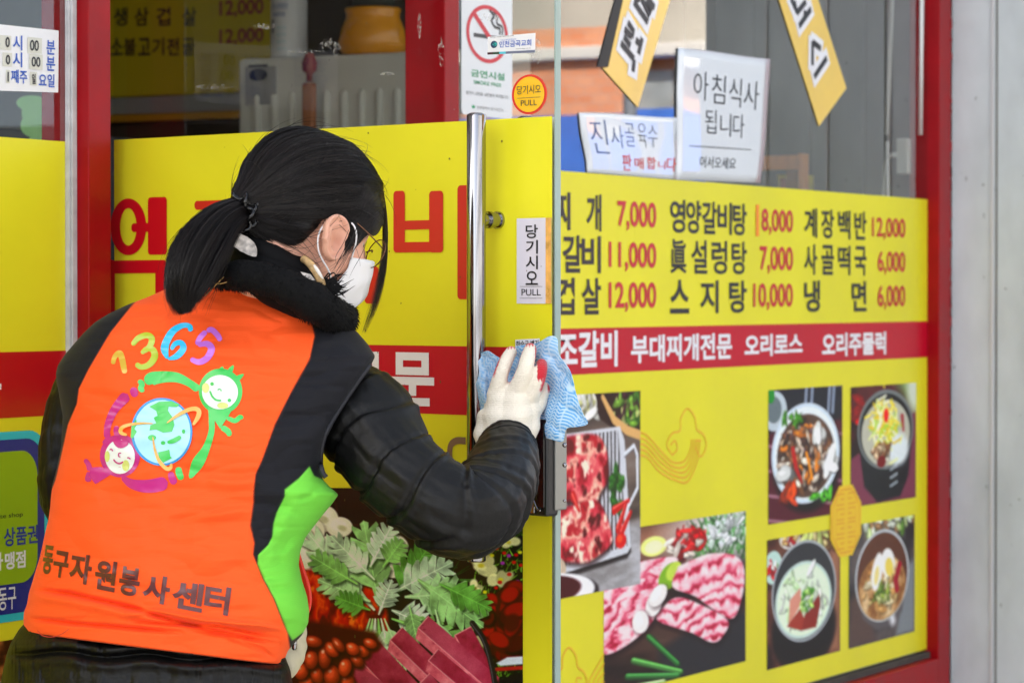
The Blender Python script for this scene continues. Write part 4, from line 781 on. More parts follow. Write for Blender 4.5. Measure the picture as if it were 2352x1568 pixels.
F.rect(2.75+.05, 2.75-.22, zb+.065, zb+.1, 1); keep(o, F.build('lettering', [mat('can_blue', (60, 90, 160), .5), mat('can_grey', (110, 112, 116), .5), mat('can_teal', (90, 170, 180), .5)]))
# orange pot
pc = on_x(860, 110, XR+.10); rp = abs(on_x(930, 60, XR+.1)[1]-on_x(790, 60, XR+.1)[1])/2*.98; p = MB()
lathe(p, pc[0], pc[1]+.004, [(ztop+.001, rp*.8), (ztop+.006, rp*.9), (ztop+.03, rp*1.0), (ztop+.07, rp*.9), (ztop+.095, rp*.78), (ztop+.105, rp*.77), (ztop+.118, rp*.82), (ztop+.122, rp*.78), (ztop+.10, rp*.7)], 44)
o = solid('orange_pot', 'glossy orange jar with narrow neck on the radiator', 'jar', p, mat('orange_glaze', (226, 150, 20), .25, var=.12, vscale=10), 0, True)
p = MB(); lathe(p, pc[0], pc[1]+.004, [(ztop+.102, rp*.6), (ztop+.17, rp*.62), (ztop+.22, rp*.6)], 30); keep(o, p.build('contents', mat('dark_leaves', (46, 50, 44), .7, var=.4, vscale=60), None, True))
# menu board on the side wall
XB = 4.02
def bq(px, py): p = on_x(px, py, XB); return p[1], p[2]
p = MB(); ya, yb = bq(640, 100)[0], bq(200, 100)[0]; zb0 = bq(400, 218)[1]; p.box(XB, XB+.03, ya, yb, zb0, 2.5)
o = solid('menu_board', 'yellow menu board with large black writing high inside the shop', 'sign', p, mat('board_yellow', (206, 186, 20), .5), .003)
F = Flat(lambda a_, b_: (XB-.002, a_, b_))
def brow(body, xl, xr, yt, yb_, m, bold): a_ = bq(xl, yt); c_ = bq(xr, yb_); F.text(body, a_[0], c_[0], bq((xl+xr)/2, yb_)[1], bq((xl+xr)/2, yt)[1], m, bold)
for body, x in (('생', 262), ('삼', 310), ('겹', 360), ('살', 420)): brow(body, x, x+32, 18, 60, 0, .02)
brow('12,000', 505, 606, 0, 40, 1, .02)
for body, x in (('소', 255), ('불', 285), ('고', 318), ('기', 350), ('전', 384), ('골', 420)): brow(body, x, x+28, 88, 128, 0, .02)
brow('12,000', 505, 606, 66, 104, 1, .02)
keep(o, F.build('lettering', [INK, mat('board_red', (150, 30, 60), .5)]))
p = MB(); p.box(XB+.01, XB+.03, ya, yb, bq(400, 258)[1], zb0-.002); solid('white_panel', 'pale grey panel under the menu board', 'panel', p, mat('pale_panel', (150, 152, 156), .5), .002)
p = MB(); p.box(XB+.005, XB+.03, ya, yb, bq(400, 276)[1], bq(400, 259)[1]); solid('orange_ledge', 'thin orange ledge under the pale panel', 'ledge', p, mat('ledge_orange', (196, 140, 20), .5), .002)
p = MB(); p.box(XB+.02, XB+.4, ya-.2, yb+.1, .05, bq(400, 278)[1]); solid('shelf_cabinet', 'dark brown cabinet with shelves below the menu board', 'cabinet', p, mat('dark_cabinet', (60, 48, 40), .5, var=.5, vscale=6), .01)
# right hand interior: grey lockers, wooden shelf, wire and switch box
XG = 4.3
def gq(px, py, x=XG): return on_x(px, py, x)
GL = mat('locker_grey', (112, 118, 120), .5, var=.08, vscale=2)
edges = [2127, 1985, 1860, 1728, 1640]; lk_ = tag(empty('grey_locker', (XG+.15, .6, .05)), 'row of grey metal locker doors inside behind the right window', 'locker')
for x0, x1 in zip(edges[:-1], edges[1:]):
    p = MB(); ya_, yb_ = gq(x0, 300)[1]+.004, gq(x1, 300)[1]-.004; p.box(XG, XG+.02, max(.065, ya_), yb_, .08, 2.3); keep(lk_, p.build('locker_door', GL, None, bevel=.004))
p = MB(); p.box(XG+.021, XG+.3, .062, gq(1640, 300)[1], .05, 2.32); keep(lk_, p.build('carcass', mat('locker_dark', (60, 62, 64), .6)))
p = MB(); yk = gq(1640, 300)[1]+.01; p.box(XG-.2, XG-.17, yk, yk+2.2, .05, 2.5); solid('added_partition', 'dark brown partition added inside to keep the brick reflection clear', 'partition', p, mat('added_partition', (58, 50, 46), .6, var=.4, vscale=3), .004)  # added dark sheet, keeps the inside from paling the mirrored bricks
# shelf unit of light wood
ws = tag(empty('wooden_shelf', (3.3, .75, .05)), 'light orange wooden shelf corner behind the white paper', 'shelf'); WOOD = mat('orange_wood', (228, 150, 88), .5, var=.15, vscale=12, stretch=(1, 6, 1)); XS = 3.55
a = on_x(1735, 357, XS); b1 = on_x(1845, 357, XS); zt_ = (a[2]+b1[2])/2; zb_ = on_x(1800, 390, XS)[2]
p = MB(); p.box(XS, XS+.03, b1[1]+.0165, a[1]+.3, zb_, zt_); keep(ws, p.build('top_rail', WOOD, None, bevel=.003))
p = MB(); p.box(XS-.002, XS+.04, b1[1], b1[1]+.016, .05, zt_+.004); keep(ws, p.build('post', WOOD, None, bevel=.003))
p = MB(); p.box(XS+.004, XS+.03, on_x(1830, 400, XS)[1]+.002, on_x(1803, 400, XS)[1], .05, zb_-.002); keep(ws, p.build('side_panel', mat('brown_wood', (140, 88, 58), .5, var=.15), None, bevel=.002))
p = MB(); ya_, yb_ = on_x(1802, 410, XS)[1], on_x(1758, 410, XS)[1]; p.box(XS+.08, XS+.2, ya_, yb_, 1.2, on_x(1780, 398, XS)[2]); p.box(XS+.078, XS+.0795, ya_+.01, yb_-.01, 1.4, on_x(1780, 408, XS)[2], 1); solid('yellow_packet', 'yellow packet standing in the wooden shelf', 'packet', p, [mat('packet_yellow', (230, 206, 50), .5, var=.2, vscale=40), mat('packet_red', (190, 90, 60), .5)], .004)
XW = 3.60
cw = tag(empty('wall_switch', tuple(gq(2070, 360, XW))), 'grey switch box on white conduits beside the lockers', 'switch')
WIRE = mat('white_conduit', (226, 228, 224), .5)
a, b1 = gq(2058, 400, XW), gq(2085, 317, XW); p = MB(); p.box(XW, XW+.03, b1[1], a[1], a[2], b1[2]); keep(cw, p.build('box', mat('switch_grey', (206, 208, 200), .5), None, bevel=.004))
for p0, p1 in (((2050, -40), (2037, 310)), ((2117, -40), (2113, 310))):
    p = MB(); p.tube([gq(*p0, XW), gq(*p1, XW)], .006, 10); keep(cw, p.build('conduit', WIRE, None, True))
p = MB(); p.tube(smoothpath([gq(*q, XW) for q in ((2060, 355), (2042, 360), (2033, 390), (2031, 470), (2032, 560))], 6), .006, 8); keep(cw, p.build('cable', WIRE, None, True))
p = MB(); p.tube([gq(2037, 325, XW), gq(2041, 700, XW)], .006, 8); keep(cw, p.build('conduit', WIRE, None, True))

# interior of the left window: a red jamb and a green lit sign, its board enlarged to darken the inside
p = MB(); a = on_y(25, 260, 1.2); p.box(a[0]-.5, a[0]+.9, 1.2, 1.25, 1.0, 1.56); o = solid('interior_sign', 'sign with pale green shapes, its dark board enlarged to darken the inside', 'sign', p, mat('sign_slate', (34, 38, 46), .5), .004)
F = Flat(lambda a_, b_: (a_, 1.198, b_)); 
for (px, py, w_, h_) in ((80, 240, .05, .016), (68, 262, .022, .02), (96, 262, .02, .02), (72, 290, .03, .02), (94, 312, .03, .02), (84, 328, .025, .012)): q = on_y(px, py, 1.198); F.poly(ellipse(q[0], q[2], w_*1.3, h_*1.2, 16))
keep(o, F.build('green_shapes', mat('sign_pale_green', (150, 210, 130), .5)))

# ================================================================== across the street (seen in the window's reflection)
br = tag(empty('brick_building', (14, -8, 0)), 'sunlit brick house with pale coping mirrored in the right window', 'building')
bm_ = bpy.data.materials.new('brick'); bm_.use_nodes = True; nt = bm_.node_tree; bs = nt.nodes['Principled BSDF']; bt = nt.nodes.new('ShaderNodeTexBrick'); tc = nt.nodes.new('ShaderNodeTexCoord'); mp = nt.nodes.new('ShaderNodeMapping'); mp.inputs['Rotation'].default_value = (R(90), 0, R(90))
nt.links.new(tc.outputs['Object'], mp.inputs[0]); mp.inputs['Rotation'].default_value = (0, R(90), R(90)); nt.links.new(mp.outputs[0], bt.inputs[0]); bt.inputs['Color1'].default_value = tuple(lin((206, 128, 88)))+(1,); bt.inputs['Color2'].default_value = tuple(lin((216, 150, 112)))+(1,); bt.inputs['Mortar'].default_value = tuple(lin((176, 150, 132)))+(1,); bt.inputs['Scale'].default_value = 4.5; bt.inputs['Mortar Size'].default_value = .012
nt.links.new(bt.outputs[0], bs.inputs[0]); bs.inputs['Roughness'].default_value = .9
p = MB(); p.box(13, 20, -6.6, -4.2, -.12, 2.66); p.box(12.85, 12.998, -6.6, -5.42, -.12, 2.86); keep(br, p.build('wall', bm_))
p = MB(); p.box(12.78, 20.1, -6.6, -4.1, 2.662, 2.74); keep(br, p.build('coping', mat('coping_stone', (206, 200, 190), .8), None, bevel=.01))
p = MB(); p.box(13.3, 20, -6.6, -4.2, 2.742, 6); keep(br, p.build('upper_wall', mat('upper_render', (176, 170, 158), .85, var=.2, vscale=2)))
p = MB(); p.box(12.96, 12.999, -5.72, -5.58, .9, 2.2); keep(br, p.build('window', mat('dark_pane', (40, 44, 50), .2)))
def mirror_at(px, py, x):
    q = on_y(px, py, 0.); d = ray(px, py); d = d*[1, -1, 1]; return q+d*((x-q[0])/d[0])
q = mirror_at(1447, 200, 11.5); p = MB(); p.tube([(q[0], q[1], -.12), (q[0], q[1], 2.75)], .04, 12); o = p.build('street_pole', mat('pole_grey', (96, 100, 106), .6), None, True); tag(o, 'thin grey street pole mirrored before the brick house', 'pole')
q0, q1 = mirror_at(1465, 165, 12.99), mirror_at(1552, 262, 12.99); p = MB(); p.box(12.94, 12.995, min(q0[1], q1[1]), max(q0[1], q1[1]), 1.4, q0[2]); keep(br, p.build('shutter', mat('shutter_grey', (150, 154, 152), .6, var=.3, vscale=6)))
q0, q1 = mirror_at(1290, 190, 12.99), mirror_at(1330, 200, 12.99); p = MB(); p.box(12.95, 12.995, min(q0[1], q1[1]), max(q0[1], q1[1]), 2.36, 2.42); keep(br, p.build('vent', mat('vent_dark', (60, 50, 46), .7)))
p = MB(); p.box(12.6, 20, -15, -6.64, -.12, 2.35); p.box(12.9, 20, -15, -6.64, 2.352, 5.5, 1); o = p.build('street_house', [mat('added_dark_front', (44, 48, 54), .5, var=.3, vscale=2), mat('blue_grey_render', (110, 122, 136), .8)], None, bevel=.01); tag(o, 'dark building added beside the sunlit brick house to darken the left reflection', 'building')  # added so that the left window mirrors something dark
aw = tag(empty('blue_awning', (12.3, -6, 0)), 'blue tarpaulin stall cover in front of the brick house', 'awning')
p = MB(); p.add([(12.2, -6.6, 1.92), (12.2, -4.4, 1.92), (12.9, -4.4, 2.34), (12.9, -6.6, 2.34), (12.2, -6.6, 1.72), (12.2, -4.4, 1.72)], [(0, 1, 2, 3), (4, 5, 1, 0)]); o = p.build('cover', mat('blue_tarp', (50, 96, 176), .6, var=.15)); m = o.modifiers.new('thick', 'SOLIDIFY'); m.thickness = .01; keep(aw, o)
for y in (-6.5, -4.5):
    p = MB(); p.tube([(12.24, y, -.12), (12.24, y, 1.72)], .025, 10); keep(aw, p.build('pole', BRUSHED, None, True))
p = MB(); p.box(12.45, 12.84, -6.55, -4.5, -.12, 1.3); solid('stall_counter', 'dark brown stall counter under the blue awning', 'counter', p, mat('stall_brown', (90, 66, 50), .7), .01)
for x0, x1, h, col, lab in ((-22, -8, 7, (196, 198, 200), 'pale rendered house across the road'), (-7.5, 3, 8.5, (186, 184, 180), 'grey rendered house across the road'), (3.5, 11.5, 6.5, (196, 192, 186), 'sand coloured house across the road')):
    o = tag(empty('street_house', ((x0+x1)/2, -13, 0)), lab, 'building', 'houses across the road'); p = MB(); p.box(x0, x1, -18, -11.5, -.12, h); keep(o, p.build('wall', mat('render_%d' % x0, col, .85, var=.15, vscale=1)))
    for k in range(int((x1-x0)/2)):
        for lv in range(int(h/2.8)):
            p = MB(); xx = x0+.7+k*2; zz = .9+lv*2.8; p.box(xx, xx+1.1, -11.53, -11.45, zz, zz+1.3); w_ = p.build('window', mat('dark_pane', (40, 44, 50), .2)); keep(o, w_)
# ================================================================== the person
C = at_depth
FH = np.array([_h[0], _h[1], 0.]); ZW = np.array([0, 0, 1.])
rs = np.random.RandomState(11)
def remesh(name, parts, voxel, mats, parent=None, it=6, sm=.5):
    """fuse closed pieces (verts, faces) into one continuous surface"""
    mb = MB()
    for v, f_ in parts: mb.add(v, f_)
    me = bpy.data.meshes.new('tmp'); me.from_pydata(mb.v, [], mb.f); o = bpy.data.objects.new('tmp', me); COL.objects.link(o)
    bm = bmesh.new(); bm.from_mesh(me); bmesh.ops.recalc_face_normals(bm, faces=bm.faces); bm.to_mesh(me); bm.free()
    r_ = o.modifiers.new('r', 'REMESH'); r_.mode = 'VOXEL'; r_.voxel_size = voxel
    s_ = o.modifiers.new('s', 'SMOOTH'); s_.factor = sm; s_.iterations = it
    m2 = bpy.data.meshes.new_from_object(o.evaluated_get(bpy.context.evaluated_depsgraph_get())); bpy.data.objects.remove(o); bpy.data.meshes.remove(me)
    m2.name = name; m2.materials.clear()
    for m in (mats if isinstance(mats, (list, tuple)) else [mats]): m2.materials.append(m)
    m2.polygons.foreach_set('use_smooth', np.ones(len(m2.polygons), bool))
    o = bpy.data.objects.new(name, m2); COL.objects.link(o)
    return o
def ellipsoid(c, ax, n=24):
    ax = np.asarray(ax, float); V = [c+ax[2]]; F = []
    for i in range(1, n//2):
        t = math.pi*i/(n//2)
        for j in range(n): p = 2*math.pi*j/n; V.append(c+ax[2]*math.cos(t)+(ax[0]*math.cos(p)+ax[1]*math.sin(p))*math.sin(t))
    V.append(c-ax[2]); k = n//2-1
    F += [(0, 1+j, 1+(j+1) % n) for j in range(n)]+[(1+i*n+j, 1+(i+1)*n+j, 1+(i+1)*n+(j+1) % n, 1+i*n+(j+1) % n) for i in range(k-1) for j in range(n)]+[(len(V)-1, 1+(k-1)*n+(j+1) % n, 1+(k-1)*n+j) for j in range(n)]
    return V, F
def capsule(P, rad, n=18, k=6):
    """tube with rounded ends through the points"""
    Q = smoothpath(np.column_stack([P, rad]), k); P_, r_ = Q[:, :3], Q[:, 3]
    a = P_[0]-P_[1]; a /= np.linalg.norm(a); b = P_[-1]-P_[-2]; b /= np.linalg.norm(b)
    hd = [(P_[0]+a*r_[0]*s, r_[0]*math.sqrt(1-s*s)) for s in (.98, .85, .6, .3)]; tl = [(P_[-1]+b*r_[-1]*s, r_[-1]*math.sqrt(1-s*s)) for s in (.3, .6, .85, .98)]
    PP = np.array([h[0] for h in hd]+list(P_)+[t[0] for t in tl]); RR = np.array([h[1] for h in hd]+list(r_)+[t[1] for t in tl])
    return tube_geo(PP, RR, n)
def strands(name, curves, rad, m, parent=None, sides=3, shade=None):
    V, F, K = [], [], []; off = 0; th = np.arange(sides)*2*np.pi/sides
    for P_ in curves:
        k = len(P_); T, Nn, B = frames(P_); taper = np.minimum(1, 1.6*(1-np.linspace(0, 1, k))+.15)*rad
        v = P_[:, None]+(taper[:, None]*np.cos(th))[..., None]*Nn[:, None]+(taper[:, None]*np.sin(th))[..., None]*B[:, None]
        V.append(v.reshape(-1, 3)); K.append(np.full(k*sides, rs.uniform(.5, 1)**2 if shade else 0.)); i = np.arange(k-1)[:, None]*sides; j = np.arange(sides)[None]; j2 = (j+1) % sides
        F.append((np.stack([i+j, i+j2, i+sides+j2, i+sides+j], -1).reshape(-1, 4))+off); off += k*sides
    cc = None if shade is None else lin(np.array(shade[0])[None]*(1-np.concatenate(K))[:, None]+np.array(shade[1])[None]*np.concatenate(K)[:, None])
    return mesh_obj(name, np.vstack(V), np.vstack(F), m, parent, True, None, cc)
def lerp_rows(tab, y): tab = np.asarray(tab, float); return [np.interp(y, tab[:, 0], tab[:, i]) for i in range(1, tab.shape[1])]
def smooth1(a, k):
    for _ in range(k): a = np.concatenate([a[:1], (a[:-2]+2*a[1:-1]+a[2:])/4, a[-1:]])
    return a

# ---- head frame
HC = C(715, 487, 4.06)
ps, th_ = R(25), R(22)
HF = RGT*math.cos(th_)*math.cos(ps)+FH*math.cos(th_)*math.sin(ps)-ZW*math.sin(th_)
HU = RGT*math.sin(th_)*math.cos(ps)+FH*math.sin(th_)*math.sin(ps)+ZW*math.cos(th_)
HS = RGT*math.sin(ps)-FH*math.cos(ps)                  # towards the viewer: her right side
def hl(f, u, s): return HC+HF*f+HU*u+HS*s
SKIN = mat('skin', (222, 168, 144), .5, spec=.35, var=.10, vscale=40, bump=.06, bscale=500)
_sb = SKIN.node_tree.nodes['Principled BSDF']; _sb.inputs['Subsurface Weight'].default_value = .15; _sb.inputs['Subsurface Radius'].default_value = (.012, .005, .003)

# ---- body: head, neck, torso, arms and legs as one continuous surface
hips = C(350, 1560, 4.02); neck0 = C(645, 670, 4.10)
parts = [ellipsoid(hl(-.006, .005, 0), (HF*.092, HS*.077, HU*.094)), ellipsoid(hl(.028, -.055, 0), (HF*.056, HS*.060, HU*.062)), ellipsoid(hl(.05, -.102, 0), (HF*.026, HS*.03, HU*.022)),
         ellipsoid(hl(.062, .018, 0), (HF*.022, HS*.052, HU*.035)), capsule([hl(.080, -.012, 0), hl(.092, -.04, 0), hl(.096, -.052, 0)], [.008, .010, .012]),
         ellipsoid(hl(.054, -.045, .036), (HF*.028, HS*.024, HU*.028)), ellipsoid(hl(.054, -.045, -.036), (HF*.028, HS*.024, HU*.028)),
         ellipsoid(hl(.074, -.085, 0), (HF*.014, HS*.022, HU*.012)),
         capsule([hl(-.012, -.04, 0), hl(-.03, -.10, 0), neck0], [.056, .052, .046], 24),
         capsule([neck0, C(560, 900, 4.04), C(430, 1250, 4.04), hips], [.046, .078, .08, .075], 24), capsule([C(260, 850, 4.10), C(500, 820, 4.07), C(730, 880, 4.07)], [.035, .06, .035], 20)]
S_R = [(745, 900, 4.08), (880, 1040, 4.02), (985, 1130, 3.975), (1070, 1180, 3.975), (1130, 1135, 4.04), (1158, 1075, 4.11), (1165, 1030, 4.165)]
parts += [capsule([C(*p) for p in S_R], [.028, .032, .034, .034, .030, .027, .024])]
S_L = [(230, 860, 4.12), (165, 960, 4.12), (140, 1080, 4.13), (148, 1150, 4.16), (190, 1205, 4.28), (270, 1200, 4.40)]
parts += [capsule([C(*p) for p in S_L], [.026, .024, .022, .022, .022, .022])]
for px, d in ((250, 4.03), (450, 4.06)):
    g_ = C(px, 1700, d); foot = np.array([g_[0], g_[1], 0.]); parts.append(capsule([C(px+20, 1560, d), C(px, 1900, d), g_*[1, 1, 0]+[0, 0, .12]], [.075, .06, .04], 20)); 
body = remesh('person', parts, .006, SKIN, None, 8)
tag(body, 'person bending to wipe a glass door, orange vest with emblem, black coat and ponytail', 'person')
PER = body
def put(o): keep(PER, o); return o
# ear, near side: shell with raised rim and hollow
def ear(sgn):
    n, m = 44, 14; V, F = [], []
    for j in range(m+1):
        r_ = j/m
        for i in range(n):
            a = 2*math.pi*i/n; ca, sa = math.cos(a), math.sin(a)
            ro = .019+.0135*max(0, sa)**1.2*(1)+.010*max(0, -sa)**1.5-.003*max(0, ca)*1.2+.004*max(0, -ca)*(sa > -.3)
            x, y = ro*r_*ca*.86, ro*r_*sa*1.02
            rim = math.exp(-((r_-.88)/.10)**2)*(.0065 if not (ca > .5 and abs(sa) < .6) else .002); anti = math.exp(-((r_-.58)/.10)**2)*.0035*(1 if ca < .3 else .2)
            hol = -.008*math.exp(-(((x+.000)/.008)**2+((y+.003)/.010)**2)); edge = -.012*max(0, (r_-.93)/.07)**1.5
            h = .010+.010*max(0, -ca)*r_+rim+anti+hol+edge
            V.append(hl(.016+x-.2*y*0+y*-.18, -.034+y+x*.1, sgn*(.070+h+.004)))
    for j in range(m):
        for i in range(n): F.append((j*n+i, j*n+(i+1) % n, (j+1)*n+(i+1) % n, (j+1)*n+i))
    F.append(tuple(range(n)))
    k = len(V)                                             # back of the ear running into the head
    for i in range(n): a = 2*math.pi*i/n; V.append(hl(.018+.012*math.cos(a), -.034+.02*math.sin(a), sgn*.060))
    F += [(m*n+i, m*n+(i+1) % n, k+(i+1) % n, k+i) for i in range(n)]
    o = mesh_obj('ear', V, F, SKIN, None, True); put(o)
ear(1); ear(-1)
for sg in (1, -1):
    v, f_ = ellipsoid(hl(.062, -.018, sg*.030), (HF*.012, HS*.014, HU*.008), 18); e_ = mesh_obj('eye', v, f_, mat('eye_white', (220, 214, 208), .2), None, True); put(e_)
    v, f_ = ellipsoid(hl(.0725, -.019, sg*.030), (HF*.003, HS*.005, HU*.005), 14); i_ = mesh_obj('iris', v, f_, mat('iris_brown', (40, 26, 18), .15), None, True); keep(e_, i_)
    v, f_ = capsule([hl(.078, .004, sg*.018), hl(.074, .008, sg*.032), hl(.062, .004, sg*.046)], [.003, .003, .002], 8); put(mesh_obj('eyebrow', v, f_, mat('brow_dark', (36, 28, 26), .7), None, True))

# ---- hair: a combed shell running from the hairline back to the tie, strands over it
HAIR = mat('black_hair', (9, 8, 9), .4, spec=.25, var=.25, vscale=30); HAIRC = vcol('hair_strand', .3); HSH = ((6, 5, 6), (32, 26, 25)); HAIRC.node_tree.nodes['Principled BSDF'].inputs['Specular IOR Level'].default_value = .3
EA = np.array([.103, .098, .088]); HO = np.array([-.006, .008, 0.])      # shell radii and offset in (f, u, s)
pole = np.array([-.862, -.434, .26]); pole /= np.linalg.norm(pole)
e1 = np.array([0, 1., 0])-pole*pole[1]; e1 /= np.linalg.norm(e1); e2 = np.cross(e1, pole); e2 = e2 if e2[2] > 0 else -e2
HLx = [-.13, -.06, -.034, -.018, -.008, .016, .036, .05, .064, .078, .094, .13]; HLy = [-.098, -.096, -.084, -.055, -.016, .002, -.012, -.032, -.040, -.036, -.006, .05]
def hdir(t, p): return pole*math.cos(t)+(e1*math.cos(p)+e2*math.sin(p))*math.sin(t)
def tmax(p):
    for t in np.linspace(.35, 2.95, 140):
        q = hdir(t, p)*EA+HO
        if q[1] < np.interp(q[0], HLx, HLy): return t
    return 2.9
NP = 420; NT = 46; ph = np.linspace(0, 2*np.pi, NP, endpoint=False); TM = np.array([tmax(p) for p in ph]); TMs = TM.copy()
for _ in range(10): TMs = (np.roll(TMs, 1)+2*TMs+np.roll(TMs, -1))/4
groove = smooth1(rs.normal(0, 1, NP), 1)*.0009+smooth1(rs.normal(0, 1, NP), 12)*.006
def hair_pt(t, tm, p, gr, lift=0.):
    d = hdir(t, p); w = t/tm; k = 1+gr/.1*min(1, w*2.5)*(1-.5*w)
    k *= 1-.10*max(0, (w-.86)/.14)**1.5                    # the shell meets the skin at the hairline
    pull = .22*math.exp(-(t/.30)**2)                       # drawn out towards the tie
    q = d*EA*(k+lift)+HO+pole*.10*pull
    return HC+HF*q[0]+HU*q[1]+HS*q[2]
V = [hair_pt(tm*(.02+.98*j/NT), tm, p, g_) for j in range(NT+1) for p, tm, g_ in zip(ph, TMs, groove)]
F = [(j*NP+i, j*NP+(i+1) % NP, (j+1)*NP+(i+1) % NP, (j+1)*NP+i) for j in range(NT) for i in range(NP)]
hair = put(mesh_obj('hair', V, F, HAIR, None, True))
cur = []
for k in range(3600):
    i = rs.randint(NP); p = ph[i]+rs.uniform(-.01, .01); tm = TMs[i]; t1 = tm*rs.uniform(.55, 1.07); t0 = tm*rs.uniform(.03, .35); sw = rs.normal(0, .035); lf = rs.uniform(.002, .012)+.02*max(0, groove[i]/.002)*rs.uniform(0, .5)
    cur.append(np.array([hair_pt(t0+(t1-t0)*w, tm, p+sw*math.sin(w*2.4), groove[i], lf*(.3+w*.7)) for w in np.linspace(0, 1, 13)]))
keep(hair, strands('hair_strands', cur, .00042, HAIRC, None, 3, HSH))
cur = []
for k in range(190):                                       # fly-away hairs standing off the crown
    i = rs.randint(NP); p = ph[i]; tm = TMs[i]; t0 = tm*rs.uniform(.1, .95); L = rs.uniform(.25, .8); up = rs.uniform(.05, .32); sd_ = rs.normal(0, .5)
    cur.append(np.array([hair_pt(min(t0+L*w, 3.0), 3.1, p+sd_*w*w, groove[i], .004+up*(w*w-.45*w**4)) for w in np.linspace(0, 1, 12)]))
keep(hair, strands('flyaway_hairs', cur, .00042, HAIRC, None, 3, HSH))
# ponytail
PTp = smoothpath([(562, 486, 3.992, 26), (536, 494, 3.975, 35), (496, 524, 3.955, 48), (458, 576, 3.93, 58), (432, 635, 3.915, 52), (421, 684, 3.905, 33), (426, 718, 3.90, 9)], 8)
PW_ = np.array([C(*p[:3]) for p in PTp]); PR_ = PTp[:, 3]*PTp[:, 2]/FOC
T_, N_, B_2 = frames(PW_)
flat_ = .62
v, f_ = [], []; n = 60; gro = smooth1(rs.normal(0, 1, n), 1)*.05
for k in range(len(PW_)):
    for i in range(n):
        a = 2*np.pi*i/n; r_ = PR_[k]*.78*(1+gro[i]*1.6); v.append(PW_[k]+N_[k]*r_*math.cos(a)+B_2[k]*r_*math.sin(a))
f_ = [(k*n+i, k*n+(i+1) % n, (k+1)*n+(i+1) % n, (k+1)*n+i) for k in range(len(PW_)-1) for i in range(n)]+[tuple(range(n)), tuple(range((len(PW_)-1)*n, len(PW_)*n))]
tail = put(mesh_obj('ponytail', v, f_, HAIR, None, True))
cur = []; S = np.linspace(0, 1, len(PW_)); CL = [(rs.uniform(0, 6.28), math.sqrt(rs.uniform(.35, 1.15)), rs.uniform(.6, 1.22), rs.normal(0, .12)) for _ in range(90)]
for k in range(3000):
    cl = CL[rs.randint(90)]; a = cl[0]+rs.normal(0, .11); q = cl[1]+rs.normal(0, .05); end = min(1., max(.3, cl[2]+rs.normal(0, .04))); nn = 14; s_ = np.linspace(0.0, end, nn); wob = cl[3]+rs.normal(0, .04); spread = 1+.25*rs.normal(0, .5)
    idx = lambda A: np.stack([np.interp(s_, S, A[:, c_]) for c_ in range(3)], 1)
    rad = np.interp(s_, S, np.maximum(PR_, .006)); ctr, n1, b1_ = idx(PW_), idx(N_), idx(B_2); aa = a+wob*s_*2
    rr_ = (rad*q*(1+(spread-1)*s_*s_)+.010*max(0, rs.normal(0, .5))*s_**3)[:, None]
    cur.append(ctr+n1*rr_*np.cos(aa)[:, None]+b1_*rr_*np.sin(aa)[:, None])
for k in range(40):
    a = rs.uniform(0, 6.28); s_ = np.linspace(.05, rs.uniform(.3, .9), 10); rad = np.interp(s_, S, PR_); ctr = np.stack([np.interp(s_, S, PW_[:, c_]) for c_ in range(3)], 1)
    out = RGT*math.cos(a)+ZW*math.sin(a); cur.append(ctr+out*(rad*.95+.03*rs.uniform(0, 1)*(s_-.05)**1.5)[:, None])
keep(tail, strands('hair_strands', cur, .00042, HAIRC, None, 3, HSH))
# hair tie: coils of shiny black cord
TIE = mat('shiny_cord', (14, 14, 16), .12)
tc_ = PW_[2]*.55+PW_[0]*.45; tdir = (PW_[5]-PW_[0]); tdir /= np.linalg.norm(tdir); n1 = np.cross(tdir, ZW); n1 /= np.linalg.norm(n1); n2 = np.cross(tdir, n1)
mbt = MB()
for k in range(4):
    pts = []
    for i in range(61): a = 2*np.pi*i/60; rr_ = .0225+.0042*math.sin(a*7+k*1.7); pts.append(tc_+tdir*((k-1.5)*.0075+.004*math.cos(a*7+k*1.7))+n1*rr_*math.cos(a)+n2*rr_*math.sin(a))
    mbt.tube(pts, .0027, 8, caps=False)
put(mbt.build('hair_tie', TIE, None, True))
# loose front locks and strays across the cheek
def on_shell(f, u, k=1.0):
    q = 1-((f-HO[0])/EA[0])**2-((u-HO[1])/EA[1])**2; return hl(f, u, EA[2]*k*math.sqrt(max(.02, q)))
cur = []
for k in range(900):                                       # side hair swept from the brow back to the ear
    a = rs.uniform(0, 1); j = rs.normal(0, .004); e_ = rs.uniform(0, 1); f0, u0 = .090-.05*a, .020+.045*a
    pts = [(f0, u0), (f0-.012, u0-.022*(1-.3*a)), (.058-.030*a+j, -.006-.004*e_+.012*a), (.030-.018*a+j, -.012+.010*a-.008*e_)]
    if e_ > .55: pts[-1] = (.046-.022*a+j, -.026-.022*rs.uniform(0, 1))
    cur.append(smoothpath([on_shell(f_, u_, 1.0+.012*rs.uniform(-1, 1)) for f_, u_ in pts], 4))
put(strands('side_hair', cur, .00050, HAIRC, None, 3, HSH))
cur = []
for k in range(170):
    j = rs.normal(0, 1); j2 = rs.normal(0, 1); e_ = rs.uniform(.7, 1.04)
    P_ = smoothpath([(846+4*j, 384+5*j2, 4.09), (866+3*j, 418+5*j2, 4.10), (880+2.4*j, 470, 4.10), (885+2.4*j, 540, 4.095), (880+3*j+2*j2, 610+3*j2, 4.09), (862+4*j+3*j2, 690+4*j2, 4.085), (836+3*j, 762+4*j2, 4.08)], 4)
    P_ = P_[:max(8, int(len(P_)*e_))]; cur.append(np.array([C(p[0], p[1], p[2]+.006*j2) for p in P_]))
